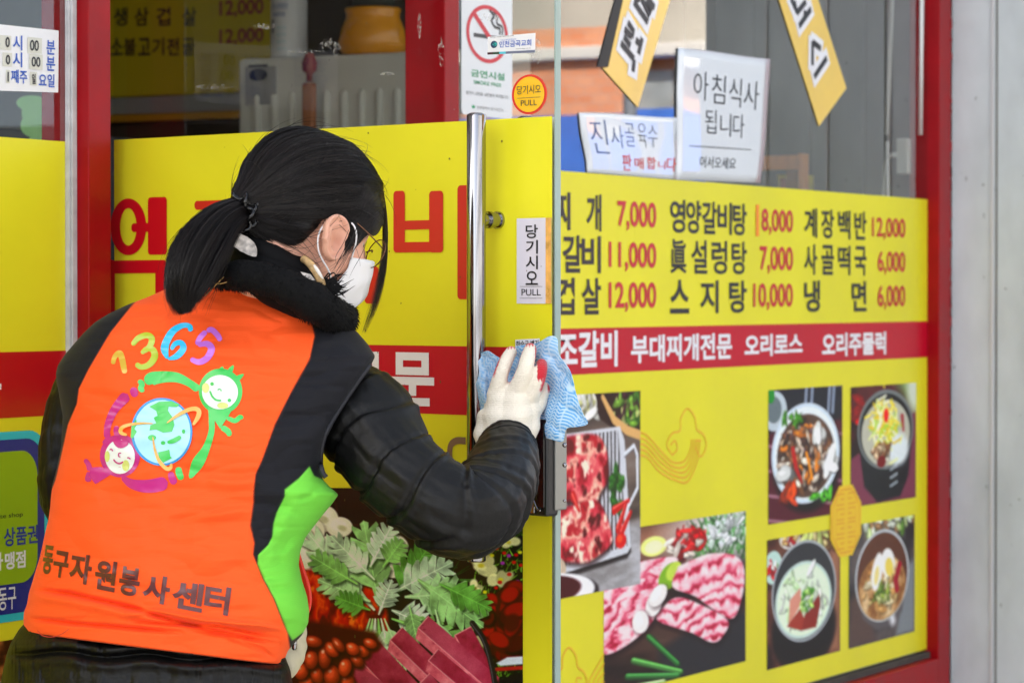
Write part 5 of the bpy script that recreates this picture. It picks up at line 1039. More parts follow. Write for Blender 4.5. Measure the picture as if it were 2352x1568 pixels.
for k in range(14):
    x, y = rs.uniform(765, 815), rs.uniform(555, 610); dx = rs.uniform(-60, 10); cur.append(np.array([C(*p) for p in smoothpath([(x+30, y-40, 3.972), (x+18, y-10, 3.964), (x, y+22, 3.962), (x+dx*.6, y+46, 3.962)], 4)]))
put(strands('front_locks', cur, .00040, HAIRC, None, 3, HSH))

# ---- face mask with ear loops, glasses
MASK = mat('mask_white', (232, 232, 234), .75, bump=.15, bscale=240)
def mk(a, w):
    ca = math.cos(a); top = -.030-.026*(1-ca); bot = -.128+.060*(1-ca); v_ = bot+(top-bot)*w
    bul = .010*math.exp(-(a/.30)**2)*math.sin(math.pi*min(1, w*1.05))+.0012*math.sin(a*9+w*14)*math.sin(w*3.14)+.0008*math.sin(a*17-w*9); fr = .086+bul-.012*(1-w)*(1-w)*2+.003*math.sin(3.14*w); sr = .067-.006*(1-w)
    return hl(.018+fr*ca-.014*(w < .0), v_, sr*math.sin(a))
na, nw = 48, 18; V = [mk(R(-66+132*i/na), j/nw) for j in range(nw+1) for i in range(na+1)]
F = [(j*(na+1)+i, j*(na+1)+i+1, (j+1)*(na+1)+i+1, (j+1)*(na+1)+i) for j in range(nw) for i in range(na)]
mask = mesh_obj('face_mask', V, F, MASK, None, True); m = mask.modifiers.new('thick', 'SOLIDIFY'); m.thickness = .0016; put(mask)
mbs = MB(); mbs.tube([mk(R(-66+132*i/na), 1.0)+HS*0 for i in range(na+1)], .0011, 6); mbs.tube([mk(R(-66+132*i/na), 0.0) for i in range(na+1)], .0011, 6); [mbs.tube([mk(R(-64+128*i/na), w_)+(mk(R(-64+128*i/na), w_)-HC)*.006 for i in range(na+1)], .0006, 6) for w_ in (.36, .68)]; keep(mask, mbs.build('seam', MASK, None, True))
for sg in (1, -1):
    mbs = MB()
    up = [mk(R(sg*65), .97)+HS*sg*.001, hl(.044, -.022, sg*.079), hl(.033, -.008, sg*.083), hl(.018, -.004, sg*.078), hl(.000, -.012, sg*.078), hl(-.008, -.036, sg*.082), hl(.002, -.058, sg*.079), hl(.028, -.076, sg*.072), mk(R(sg*65), .04)+HS*sg*.001]
    mbs.tube(smoothpath(up, 8), .0012, 8); keep(mask, mbs.build('ear_loop', MASK, None, True))
GLM = mat('bronze_metal', (120, 84, 64), .25, .9)
mbg = MB()
for sg in (1, -1):
    mbg.tube([hl(.094+.002*math.cos(a), -.022+.020*math.sin(a), sg*(.033+.024*math.cos(a))) for a in np.linspace(0, 2*np.pi, 33)], .0008, 8)
    mbg.tube(smoothpath([hl(.092, -.016, sg*.057), hl(.078, -.014, sg*.070), hl(.05, -.006, sg*.078), hl(.02, .002, sg*.080)], 6), .0009, 8)
mbg.tube(smoothpath([hl(.097, -.018, .010), hl(.100, -.014, 0), hl(.097, -.018, -.010)], 5), .0011, 8)
gl_ = put(mbg.build('glasses', GLM, None, True))
for sg in (1, -1):
    v = [hl(.094, -.022, sg*.033)]+[hl(.094, -.022+.0195*math.sin(a), sg*(.033+.0235*math.cos(a))) for a in np.linspace(0, 2*np.pi, 32, endpoint=False)]
    keep(gl_, mesh_obj('lens', v, [(0, 1+i, 1+(i+1) % 32) for i in range(32)], glass_mat('lens_glass', .4), None))

# ---- scarf and fur collar round the neck
FUR = mat('black_fur', (6, 6, 7), .85, spec=.2, bump=.6, bscale=180)
SCARF = mat('black_scarf', (8, 8, 10), .8, spec=.2, bump=.25, bscale=120)
def ringpath(c, ax, ay, k=64): return [c+ax*math.cos(2*math.pi*i/k)+ay*math.sin(2*math.pi*i/k) for i in range(k+1)]
mpx = 4.05/FOC
cC = C(640, 676, 4.07); aX = RGT*(152*mpx)-ZW*(44*mpx)-FH*.03; aY = -FH*.085-ZW*(12*mpx)
_fp = [(508, 612, 4.06, 22), (488, 632, 4.02, 26), (515, 634, 3.975, 30), (575, 634, 3.95, 36), (645, 654, 3.945, 41), (712, 690, 3.955, 43), (762, 722, 4.0, 42), (782, 732, 4.06, 40), (765, 690, 4.13, 34), (690, 620, 4.16, 30), (580, 585, 4.14, 26), (520, 592, 4.10, 22)]
_fq = smoothpath(_fp+_fp[:1], 6)[:65]; fp = [C(*q[:3]) for q in _fq]; _k = len(fp); fr_ = [q[3]*q[2]/FOC*(1+.05*math.sin(i*1.3)+.05*math.sin(i*.47)) for i, q in enumerate(_fq)]; fr0_ = [.026+.007*math.cos((i-4)/64*6.283)+.002*math.sin(i*.53)+.0015*math.sin(i*1.1+1) for i in range(65)]
v, f_ = tube_geo(np.array(fp), np.array(fr_), 22, True); fur = put(mesh_obj('fur_collar', v, f_, FUR, None, True))
T_f, N_f, B_f = frames(np.array(fp)); cur = []
for k in range(6500):
    i = rs.randint(_k-1); a = rs.uniform(0, 6.28); o_ = N_f[i]*math.cos(a)+B_f[i]*math.sin(a); b0 = np.array(fp[i])*(1-.5)+np.array(fp[i+1])*.5+T_f[i]*rs.uniform(-.006, .006)+o_*fr_[i]*.96
    d_ = o_+T_f[i]*rs.normal(.3, .5)-ZW*.6; d_ /= np.linalg.norm(d_); L = rs.uniform(.002, .0055); cur.append(np.array([b0, b0+d_*L*.5, b0+d_*L+ZW*-.001]))
keep(fur, strands('fur_hairs', cur, .00045, FUR))
sc_ = C(636, 590, 4.07); aX2 = RGT*(92*mpx)-ZW*(56*mpx)-FH*.01; aY2 = -FH*.074-ZW*(10*mpx)
mbs = MB()
for dz, rr_, k_ in ((.004, .022, .98), (-.016, .024, 1.06), (-.034, .022, 1.12), (.018, .013, .90), (.026, .008, .86)):
    pts = np.array(ringpath(sc_+ZW*dz, aX2*k_, aY2*k_)); mbs.tube(pts, np.array([rr_+.0015*math.sin(i*.3+dz*90)+.0008*math.sin(i*.9) for i in range(65)]), 18, caps=False)
scarf = put(mbs.build('scarf', SCARF, None, True))
TRIM = mat('patterned_trim', (206, 198, 190), .7, var=.55, vscale=130)
def patch(pts, d, name='scarf_trim', m=TRIM):
    V = [C(x, y, d) for x, y in pts]+[C(x, y, d+.006) for x, y in pts]; k = len(pts); t = [tuple(q) for q in tessellate_polygon([[Vector((p[0], p[1], 0)) for p in pts]])]
    F = t+[tuple(i+k for i in q[::-1]) for q in t]+[(i, (i+1) % k, k+(i+1) % k, k+i) for i in range(k)]
    o = mesh_obj(name, V, F, m); keep(scarf, o); b_ = o.modifiers.new('bevel', 'BEVEL'); b_.width = .0015
    return o
patch(smoothpath([(532, 545), (545, 536), (568, 545), (588, 565), (588, 588), (560, 580), (538, 566)], 3), 3.962)
def band(path, w, m=TRIM): mb_ = MB(); mb_.tube([C(*p) for p in smoothpath(path, 6)], np.array([w]*(6*(len(path)-1)+1)), 10); o = mb_.build('scarf_trim', m, None, True); keep(scarf, o)
band([(697, 594, 3.985), (712, 606, 3.975), (728, 628, 3.97), (740, 652, 3.972), (746, 668, 3.98)], .0052, mat('ochre_trim', (206, 170, 116), .7, var=.5, vscale=120)); band([(706, 596, 3.982), (730, 622, 3.966), (748, 660, 3.975)], .0024, mat('pale_trim', (226, 220, 212), .7))
patch([(696, 628), (712, 632), (728, 648), (738, 662), (722, 660)], 3.968)
cur = []
for k in range(70):
    x, y = 742+rs.uniform(0, 14), 640+rs.uniform(0, 26); a = rs.normal(.35, .45); L = rs.uniform(26, 52); q = rs.normal(0, 6)
    cur.append(np.array([C(*p) for p in smoothpath([(x, y, 3.975), (x+L*.5*math.cos(a), y+L*.5*math.sin(a)+q, 3.968), (x+L*math.cos(a)+q, y+L*math.sin(a)-q, 3.972)], 4)]))
keep(scarf, strands('fringe', cur, .0011, SCARF, None, 5))
for pth in ([(478, 640, 3.95), (500, 652, 3.945), (540, 640, 3.95), (560, 620, 3.955)], [(470, 680, 3.95), (500, 650, 3.945), (520, 630, 3.95)]):
    mbz = MB(); mbz.tube([C(*p) for p in smoothpath(pth, 6)], .0006, 6); keep(scarf, mbz.build('gold_thread', mat('gold_thread', (180, 150, 90), .3, .8), None, True))

# ---- vest
VT = [(640, 440, 620), (660, 388, 668), (680, 345, 705), (700, 292, 742), (720, 250, 772), (740, 218, 797), (765, 192, 824), (790, 170, 846), (815, 149, 862), (840, 133, 850), (860, 128, 836), (880, 130, 820), (900, 134, 806), (930, 139, 788), (959, 144, 770), (1000, 142, 749), (1030, 140, 741), (1060, 135, 737), (1085, 130, 741), (1100, 126, 756), (1116, 122, 778), (1135, 119, 764), (1155, 117, 746), (1180, 115, 726), (1210, 111, 702), (1240, 104, 690), (1270, 98, 686), (1304, 91, 694), (1335, 82, 705), (1365, 74, 710), (1393, 66, 708), (1420, 62, 694), (1440, 55, 676), (1456, 54, 662), (1490, 54, 648)]
ys = np.linspace(650, 1488, 330); Lx, Rx = lerp_rows(VT, ys); Lx = smooth1(Lx, 2); Rx = smooth1(Rx, 2)
def crease(px, py, pts, w, amp, fade=30.):
    P_ = np.asarray(pts, float); best = np.full(np.shape(px), 1e9); tt = np.zeros(np.shape(px)); tot = len(P_)-1
    for i in range(tot):
        a, b = P_[i], P_[i+1]; e = b-a; t = np.clip(((px-a[0])*e[0]+(py-a[1])*e[1])/(e@e), 0, 1); d = np.hypot(px-a[0]-e[0]*t, py-a[1]-e[1]*t); u_ = d < best; best = np.where(u_, d, best); tt = np.where(u_, (i+t)/tot, tt)
    return amp*np.exp(-(best/w)**2)*np.clip(np.minimum(tt, 1-tt)*5+.15, 0, 1)
CRE = [([(70, 1352), (160, 1362), (290, 1392), (430, 1432), (560, 1462), (640, 1478)], 5, -.015), ([(70, 1368), (160, 1380), (300, 1412), (420, 1440)], 10, .007), ([(62, 1418), (160, 1430), (260, 1438), (420, 1452)], 4.5, -.013), ([(280, 1412), (360, 1402), (470, 1424), (600, 1436), (655, 1446)], 7, .013), ([(300, 1424), (380, 1432), (500, 1434), (640, 1466)], 4, -.013), ([(420, 1440), (520, 1460), (600, 1490), (630, 1510)], 5, -.006), ([(610, 1080), (560, 1090), (480, 1086), (400, 1070)], 10, -.004), ([(600, 1098), (540, 1112), (470, 1108)], 14, .0045), ([(585, 1160), (500, 1180), (430, 1175)], 16, .004), ([(585, 1185), (480, 1205), (380, 1200)], 14, -.003), ([(470, 760), (500, 850), (505, 930)], 26, .003), ([(560, 690), (600, 720), (690, 760)], 22, .003), ([(380, 700), (390, 790), (380, 850)], 18, .003), ([(180, 900), (230, 905), (300, 930)], 14, -.003), ([(140, 1000), (200, 1000), (260, 985)], 16, .003), ([(700, 830), (640, 930), (600, 1040)], 30, .003), ([(690, 1180), (650, 1170), (620, 1190)], 10, -.004), ([(700, 1140), (660, 1180), (640, 1240)], 14, .004), ([(690, 1250), (660, 1270), (610, 1280)], 10, .004), ([(705, 1330), (660, 1350), (620, 1350)], 9, -.004), ([(320, 1180), (330, 1260), (330, 1330)], 20, .002), ([(580, 1150), (560, 1280), (590, 1380)], 16, .002), ([(740, 1110), (710, 1140), (680, 1150)], 8, -.004)]
nth = 640; TH = np.linspace(0, 2*np.pi, nth, endpoint=False); ex = 2/2.5
cosT = np.sign(np.cos(TH))*np.abs(np.cos(TH))**ex; sinT = np.sign(np.sin(TH))*np.abs(np.sin(TH))**ex
HB = np.interp(ys, [650, 700, 760, 850, 1000, 1200, 1350, 1490], [.066, .078, .092, .106, .118, .122, .128, .130])
CD = np.interp(ys, [650, 800, 1000, 1250, 1490], [4.075, 4.06, 4.045, 4.04, 4.04])
nz = Canvas(0, 900, 600, 1600, 10); nzf = nz.noise(170, 3); nzg = nz.noise(60, 3)
def samp(A, px, py): i = np.clip(px/10, 0, nz.nx-2); j = np.clip((py-600)/10, 0, nz.ny-2); i0 = i.astype(int); j0 = j.astype(int); fi, fj = i-i0, j-j0; return (A[j0, i0]*(1-fi)+A[j0, i0+1]*fi)*(1-fj)+(A[j0+1, i0]*(1-fi)+A[j0+1, i0+1]*fi)*fj
PX, PY, PD = [], [], []
for y, l, r_, hb, cd_ in zip(ys, Lx, Rx, HB, CD):
    cx, a = (l+r_)/2, (r_-l)/2; tilt = np.interp(y, [650, 1000, 1488], [0, 6, 38]); px = cx+a*cosT
    py = y+tilt*(px-360)/300*np.clip((y-700)/200, 0, 1)
    PX.append(px); PY.append(py); PD.append(cd_-hb*sinT-.00010*(px-cx)*np.clip((y-700)/300, 0, 1))
PX, PY, PD = map(np.array, (PX, PY, PD))
near = (sinT > 0)[None]*np.ones(PX.shape, bool)
Z1 = lambda x, y: (x*.3174, 689+y*.3174); Z2 = lambda x, y: (x*.3174, 1120+y*.3174)
ORPOLY = [(300, 640), Z1(985, 0), Z1(800, 230), Z1(640, 500), Z1(570, 640), Z1(555, 750), Z1(490, 900), Z1(440, 1130), Z1(400, 1300), (112, 1140), (100, 1230), (60, 1330), (20, 1420), (20, 1540), (680, 1560), (668, 1500), Z2(2083, 1050), Z2(2040, 950), Z2(1980, 800), Z2(1900, 650), Z2(1860, 550), Z2(1832, 480), Z2(1842, 400), Z2(1812, 270), Z2(1835, 100), Z1(1835, 1400), Z1(1850, 1260), Z1(1900, 1150), Z1(1990, 900), Z1(2100, 680), Z1(2240, 430), Z1(2278, 260), Z1(2255, 150), Z1(2207, 132), Z1(2200, 65), (690, 640)]
GRPOLY = [Z1(2240, 1200), Z1(2160, 1290), Z1(2060, 1370), Z2(2060, 60), Z2(2000, 180), Z2(1978, 260), Z2(1970, 350), Z2(1940, 410), Z2(1868, 482), Z2(1862, 550), Z2(1905, 650), Z2(1985, 800), Z2(2045, 950), Z2(2085, 1050), (672, 1470), (740, 1420), (740, 1300), (800, 1120), (770, 1085), (740, 1100), (722, 1092)]
cv = Canvas(0, 900, 600, 1600, 2.0); so = cv.sdpoly(ORPOLY); sg_ = cv.sdpoly(GRPOLY)
def samp2(A, px, py): i = np.clip(px/2., 0, cv.nx-2); j = np.clip((py-600)/2., 0, cv.ny-2); i0 = i.astype(int); j0 = j.astype(int); fi, fj = i-i0, j-j0; return (A[j0, i0]*(1-fi)+A[j0, i0+1]*fi)*(1-fj)+(A[j0+1, i0]*(1-fi)+A[j0+1, i0+1]*fi)*fj
dsp = np.zeros(PX.shape)
for pts, w, amp in CRE: dsp += crease(PX, PY, pts, w, amp)
nz.rng = np.random.RandomState(21); nzr = nz.noise(150, 3, .55, 1.5); nzq = nz.noise(70, 2, .5, 1.6)
dsp += (samp(nzf, PX, PY)-.5)*.016+(samp(nzg, PX, PY)-.5)*.003-.010*np.clip(.12-np.abs(samp(nzr, PX, PY)-.5), 0, 1)/.12*.45-.0022*np.clip(.15-np.abs(samp(nzq, PX, PY)-.5), 0, 1)/.15
dsp -= .0016*np.exp(-(samp2(so, PX, PY)/2.6)**2)+.0014*np.exp(-(samp2(sg_, PX, PY)/2.6)**2)
edge_ = np.clip(np.abs(sinT)*1.8, 0, 1)[None]
PD = PD-np.where(near, dsp*edge_, -(samp(nzf, PX, PY)-.5)*.01*edge_)
def rays(px, py): return FWD+RGT*((px-1176)/FOC)[..., None]+UPV*((784-py)/FOC)[..., None]
VV = CAM+rays(PX, PY)*PD[..., None]
# a turned-in hem
hem = VV[-1]; ctr = hem.mean(0); VV = np.concatenate([VV, (hem+(ctr-hem)*.03+ZW*-.002)[None], (hem+(ctr-hem)*.07+ZW*.012)[None]]); nr = len(VV)
PXe = np.vstack([PX, PX[-1:], PX[-1:]]); PYe = np.vstack([PY, PY[-1:], PY[-1:]])
NAVY, ORG, GRN = np.array((13, 14, 22.)), np.array((252, 88, 28.)), np.array((112, 206, 64.))
mo = np.clip(.5+samp2(so, PXe, PYe)/3.2, 0, 1)[..., None]; mg = np.clip(.5+samp2(sg_, PXe, PYe)/3.2, 0, 1)[..., None]
col = NAVY*(1-mo)+ORG*mo; col = col*(1-mg)+GRN*mg
nearE = np.vstack([near, near[-1:], near[-1:]])[..., None]; fc = np.where((np.abs(cosT) < .72)[None, :, None], ORG, NAVY); col = np.where(nearE, col, fc)
F = [(j*nth+i, j*nth+(i+1) % nth, (j+1)*nth+(i+1) % nth, (j+1)*nth+i) for j in range(nr-1) for i in range(nth)]
VEST = vcol('vest_cloth', .7, bump=.0, spec=.25); _nt = VEST.node_tree; _b = _nt.nodes['Principled BSDF']; _b.inputs['Sheen Weight'].default_value = .05
_tc = _nt.nodes.new('ShaderNodeTexCoord'); _wv = _nt.nodes.new('ShaderNodeTexWave'); _wv.bands_direction = 'Z'; _wv.inputs['Scale'].default_value = 130; _wv.inputs['Distortion'].default_value = 3; _wv.inputs['Detail'].default_value = 3; _wv.inputs['Detail Scale'].default_value = 3
_bp = _nt.nodes.new('ShaderNodeBump'); _bp.inputs['Strength'].default_value = .18; _bp.inputs['Distance'].default_value = .0006; _nt.links.new(_tc.outputs['Object'], _wv.inputs[0]); _nt.links.new(_wv.outputs['Fac'], _bp.inputs['Height']); _nt.links.new(_bp.outputs[0], _b.inputs['Normal'])
vest = put(mesh_obj('vest', VV.reshape(-1, 3), F, VEST, None, True, None, lin(np.clip(col.reshape(-1, 3), 0, 255))))
bvh = BVHTree.FromPolygons([tuple(p) for p in VV.reshape(-1, 3)], F)
def drape(px, py, off=.0012):
    d = ray(px, py); L = np.linalg.norm(d); h = bvh.ray_cast(Vector(CAM), Vector(d/L))
    dist = h[3] if h[0] is not None else 3.95*L
    return tuple(CAM+d/L*(dist-off))
class Drape:
    """flat prints laid onto the vest cloth"""
    def __init__(s, off): s.mb = MB(); s.off = off
    def stroke(s, pts, w, m=0, grow=.0003, zf=Z1, k=.3174):
        Q = smoothpath(np.column_stack([[zf(*p) for p in pts], np.broadcast_to(np.array(w, float)*k, (len(pts),))]), 9)
        P_, W_ = Q[:, :2], Q[:, 2]; d = np.gradient(P_, axis=0); d /= np.linalg.norm(d, axis=1)[:, None]+1e-9; n = np.stack([-d[:, 1], d[:, 0]], 1)
        arc = np.r_[0, np.cumsum(np.linalg.norm(np.diff(P_, axis=0), axis=1))]; rem = np.minimum(arc, arc[-1]-arc)
        h = W_/2; hh = np.where(rem < h, np.sqrt(np.maximum(0, 1-(1-rem/np.maximum(h, 1e-6))**2)), 1)*h
        V = []; kk = len(P_)
        for i in range(kk):
            for q in (-1, -.33, .33, 1): V.append(drape(*(P_[i]+n[i]*hh[i]*q), s.off+grow*i/kk))
        s.mb.add(V, [(i*4+j, i*4+j+1, (i+1)*4+j+1, (i+1)*4+j) for i in range(kk-1) for j in range(3)], m)
    def ell(s, cx, cy, rx, ry, m=0, rot=0., zf=Z1, k=.3174, rings=5, n=48, lift=0., inner=0.):
        V = []; c, sn = math.cos(rot), math.sin(rot)
        for j in range(rings+1):
            q = inner+(1-inner)*j/rings
            for i in range(n): a = 2*math.pi*i/n; x, y = rx*q*math.cos(a), ry*q*math.sin(a); V.append(drape(*zf(cx+x*c-y*sn, cy+x*sn+y*c), s.off+lift))
        s.mb.add(V, [(j*n+i, j*n+(i+1) % n, (j+1)*n+(i+1) % n, (j+1)*n+i) for j in range(rings) for i in range(n)], m)
    def poly(s, pts, m=0, zf=Z1, lift=0.):
        P_ = [zf(*p) for p in pts]; t = tessellate_polygon([[Vector((p[0], p[1], 0)) for p in P_]])
        bm = bmesh.new(); vs_ = [bm.verts.new((p[0], p[1], 0)) for p in P_]
        for q in t:
            try: bm.faces.new([vs_[i] for i in q])
            except ValueError: pass
        for _ in range(3):
            lg = [e for e in bm.edges if e.calc_length() > 14]
            if lg: bmesh.ops.subdivide_edges(bm, edges=lg, cuts=1); bmesh.ops.triangulate(bm, faces=bm.faces)
        bm.verts.index_update(); V = [drape(v.co.x, v.co.y, s.off+lift) for v in bm.verts]; s.mb.add(V, [tuple(v.index for v in f_.verts) for f_ in bm.faces], m); bm.free()
    def quadtext(s, body, quad, m=0, bold=.02):
        v, f_ = text_geo(body, bold); B = lambda x, y: np.array(quad[0])*(1-x)*(1-y)+np.array(quad[1])*x*(1-y)+np.array(quad[2])*x*y+np.array(quad[3])*(1-x)*y
        bm = bmesh.new(); vs_ = [bm.verts.new((*B(x, y), 0)) for x, y in v]
        for q in f_:
            try: bm.faces.new([vs_[i] for i in q])
            except ValueError: pass
        for _ in range(2):
            lg = [e for e in bm.edges if e.calc_length() > 14]
            if lg: bmesh.ops.subdivide_edges(bm, edges=lg, cuts=1); bmesh.ops.triangulate(bm, faces=bm.faces)
        bm.verts.index_update(); V = [drape(v.co.x, v.co.y, s.off) for v in bm.verts]; s.mb.add(V, [tuple(v.index for v in q.verts) for q in bm.faces], m); bm.free()
    def build(s, name, mats, parent): o = mesh_obj(name, s.mb.v, s.mb.f, mats, None, True, s.mb.m); keep(parent, o); return o
def foil(n_, c_): return mat(n_, c_, .28, spec=.6)
EM = [foil('print_gold', (214, 176, 60)), foil('print_lime', (176, 196, 50)), foil('print_cyan', (40, 190, 240)), foil('print_violet', (196, 110, 222)), foil('print_green', (60, 196, 84)), foil('print_magenta', (190, 30, 130)), foil('print_white', (226, 232, 232)), foil('print_pale_blue', (166, 222, 238)), foil('print_blue', (30, 150, 222)), foil('print_orange', (240, 176, 80)), foil('print_leaf', (206, 216, 120))]
D = Drape(.0012)
D.stroke([(815, 465), (832, 408), (866, 384), (884, 430), (895, 485), (905, 532)], [32, 36, 42, 44, 42, 36], 0)
D.stroke([(955, 328), (1000, 276), (1062, 254), (1098, 278), (1086, 330), (1040, 378)], [34, 42, 44, 46, 42, 30], 1); D.stroke([(1022, 388), (1062, 352), (1108, 362), (1118, 412), (1080, 465), (1024, 484), (980, 460)], [30, 36, 46, 50, 46, 40, 36], 1)
D.stroke([(1378, 228), (1372, 190), (1320, 184), (1250, 226), (1204, 300), (1192, 360), (1212, 425)], [38, 36, 40, 50, 54, 56, 20], 2); D.stroke([(1214, 428), (1280, 404), (1326, 350), (1308, 308), (1266, 318), (1238, 360)], [16, 46, 48, 40, 36, 26], 2)
D.stroke([(1598, 296), (1572, 252), (1530, 214), (1496, 226)], [36, 40, 40, 34], 3); D.stroke([(1494, 224), (1448, 272), (1424, 326)], [36, 40, 36], 3); D.stroke([(1430, 326), (1496, 316), (1530, 352), (1500, 416), (1440, 448), (1376, 424)], [30, 44, 50, 48, 42, 34], 3)
# ring of two linked figures round a globe
D.stroke([(1062, 610), (1092, 572), (1180, 556), (1280, 560), (1370, 600), (1440, 650)], [54, 96, 84, 72, 54, 60], 4); D.stroke([(1000, 580), (1028, 606), (1018, 640), (1044, 660)], [34, 40, 40, 30], 4)
D.ell(1596, 660, 158, 166, 4); D.stroke([(1600, 510), (1612, 480)], [50, 10], 4); D.stroke([(1660, 520), (1690, 470)], [50, 10], 4); D.stroke([(1715, 570), (1765, 534)], [50, 10], 4)
D.poly([(1505, 770), (1560, 800), (1690, 770), (1655, 835), (1592, 930), (1548, 862), (1512, 900)], 4, lift=.0004)
D.stroke([(1530, 850), (1530, 950), (1492, 1070), (1430, 1180), (1372, 1290)], [46, 44, 56, 86, 24], 4, .0006); D.stroke([(1640, 850), (1700, 872), (1738, 845), (1752, 862)], [30, 36, 34, 30], 4); D.stroke([(1600, 915), (1650, 950), (1662, 985)], [40, 44, 34], 4); D.stroke([(1290, 1205), (1296, 1250), (1316, 1300)], [44, 50, 44], 4)
D.stroke([(770, 1000), (782, 900), (830, 790), (925, 680)], [40, 50, 60, 84], 5); D.stroke([(960, 630), (972, 670), (990, 695)], [44, 56, 50], 5); D.stroke([(850, 910), (838, 945), (850, 985)], [40, 34, 40], 5); D.stroke([(770, 930), (782, 990), (750, 1045)], [30, 34, 40], 5)
D.ell(868, 1125, 145, 155, 5); D.stroke([(880, 1278), (960, 1330), (1080, 1345), (1215, 1318)], [30, 70, 96, 100], 5); D.stroke([(1232, 1240), (1246, 1290), (1268, 1330)], [40, 50, 50], 5)
D.poly([(735, 1205), (800, 1262), (690, 1330), (640, 1265), (660, 1210)], 5, lift=.0004); D.stroke([(650, 1235), (640, 1190), (612, 1150)], [40, 36, 30], 5); D.stroke([(660, 1290), (630, 1295), (640, 1240)], [36, 30, 20], 5)
emb = D.build('back_print', EM, vest)
D = Drape(.0022); D.ell(1592, 666, 130, 124, 6); D.ell(868, 1132, 108, 124, 6); D.ell(1170, 952, 222, 246, 8, rings=6)
D.build('print_faces', EM, vest)
D = Drape(.0030); D.ell(1172, 952, 206, 230, 7, rings=6)
D.stroke([(820, 985), (868, 1040), (930, 1020)], [40, 60, 40], 5)
for x, y in ((1534, 606), (1660, 724)): D.ell(x, y, 13, 13, 4, rings=2, n=20)
D.stroke([(1518, 655), (1535, 695), (1565, 722), (1602, 726)], 13, 4); D.stroke([(1576, 655), (1582, 642), (1598, 648), (1600, 662)], 7, 4); D.ell(1488, 635, 26, 36, 10, rings=2); D.ell(1612, 762, 40, 22, 10, rings=2)
D.stroke([(792, 1082), (806, 1078), (816, 1092)], 9, 5); D.stroke([(918, 1140), (932, 1140), (944, 1150)], 9, 5); D.stroke([(820, 1150), (838, 1172), (866, 1182), (892, 1168)], 11, 5); D.stroke([(878, 1106), (860, 1108), (858, 1128), (872, 1136)], 8, 5); D.ell(776, 1130, 18, 40, 10, rings=2); D.ell(910, 1196, 26, 40, 10, rings=2)
D.build('print_details', EM, vest)
D = Drape(.0038)
for P_ in ([(1080, 770), (1150, 735), (1240, 730), (1300, 755), (1280, 772), (1220, 770), (1215, 800), (1250, 850), (1262, 900), (1245, 950), (1180, 958), (1130, 935), (1082, 940), (1088, 905), (1130, 890), (1112, 850), (1140, 835), (1130, 800)], [(985, 860), (990, 900), (972, 930), (990, 950), (960, 1000), (945, 990), (950, 920)], [(1145, 1100), (1190, 1090), (1225, 1080), (1232, 1130), (1245, 1140), (1180, 1175), (1150, 1140)]): D.poly(P_, 4)
D.stroke([(1210, 1030), (1260, 1015), (1310, 985)], [20, 34, 26], 4); D.ell(1100, 994, 30, 20, 4, rings=2); D.ell(1180, 1032, 16, 14, 4, rings=2); D.ell(1328, 950, 12, 16, 4, rings=2)
D.build('print_continents', EM, vest)
D = Drape(.0046)
D.stroke([(1205, 890), (1270, 842), (1350, 798), (1410, 785), (1440, 806), (1430, 850), (1395, 905)], [6, 20, 28, 32, 34, 32, 16], 9); D.stroke([(1110, 892), (1020, 890), (930, 902), (880, 925), (876, 958), (920, 976)], [6, 14, 22, 28, 28, 16], 9); D.stroke([(1105, 985), (1120, 1080), (1150, 1160), (1200, 1215), (1232, 1215), (1240, 1180)], [6, 16, 24, 28, 26, 16], 9)
D.build('print_swooshes', EM, vest)
# lettering along the lower back
D = Drape(.0014); DK = mat('print_maroon', (88, 30, 34), .3, spec=.6)
for ch, x0, x1, y0, y1 in (('동', 312, 388, 410, 628), ('구', 388, 500, 448, 656), ('자', 505, 668, 466, 702), ('원', 688, 846, 512, 752), ('봉', 864, 1016, 562, 790), ('사', 1036, 1234, 618, 846), ('센', 1248, 1478, 664, 898), ('터', 1482, 1668, 694, 922)):
    w = x1-x0; sl = .17*w; sh = 26
    D.quadtext(ch, [Z2(x0-12, y1-sl*1.0), Z2(x1-sh+6, y1+sl*.1), Z2(x1+8, y0+sl*.9), Z2(x0+sh*.4, y0-sl*.05)], 0, .035)
D.build('back_lettering', DK, vest)
# piping round the armhole, red zip along the front edge, collar seam
mbp = MB(); mbp.tube([np.array(drape(x-3, y, .001)) for x, y in smoothpath([(852, 838), (826, 874), (795, 920), (765, 968), (748, 1002), (739, 1050), (743, 1082), (752, 1096)], 6)], .0035, 8); keep(vest, mbp.build('armhole_binding', mat('navy_binding', (22, 23, 32), .6), None, True))
ZR = mat('red_zip', (222, 50, 30), .4); mbp = MB(); zp = smoothpath([(686, 1268, 0), (697, 1304, 0), (709, 1340, 0), (714, 1370, 0), (711, 1398, 0), (696, 1424, 0), (676, 1442, 0)], 10)
zl = [C(x-2, y, 4.03) for x, y, _ in zp]; mbp.tube(zl, .0026, 8); zip_ = mbp.build('zip', ZR, None, True); keep(vest, zip_)
mbp = MB()
for i in range(len(zl)-1):
    for t in (.0, .5): p_ = zl[i]*(1-t)+zl[i+1]*t; d_ = zl[i+1]-zl[i]; n_ = np.cross(d_, FH); n_ /= np.linalg.norm(n_); mbp.tube([p_-n_*.0042-FH*.0022, p_-n_*.0002-FH*.0032], .0009, 5)
keep(zip_, mbp.build('zip_teeth', ZR))
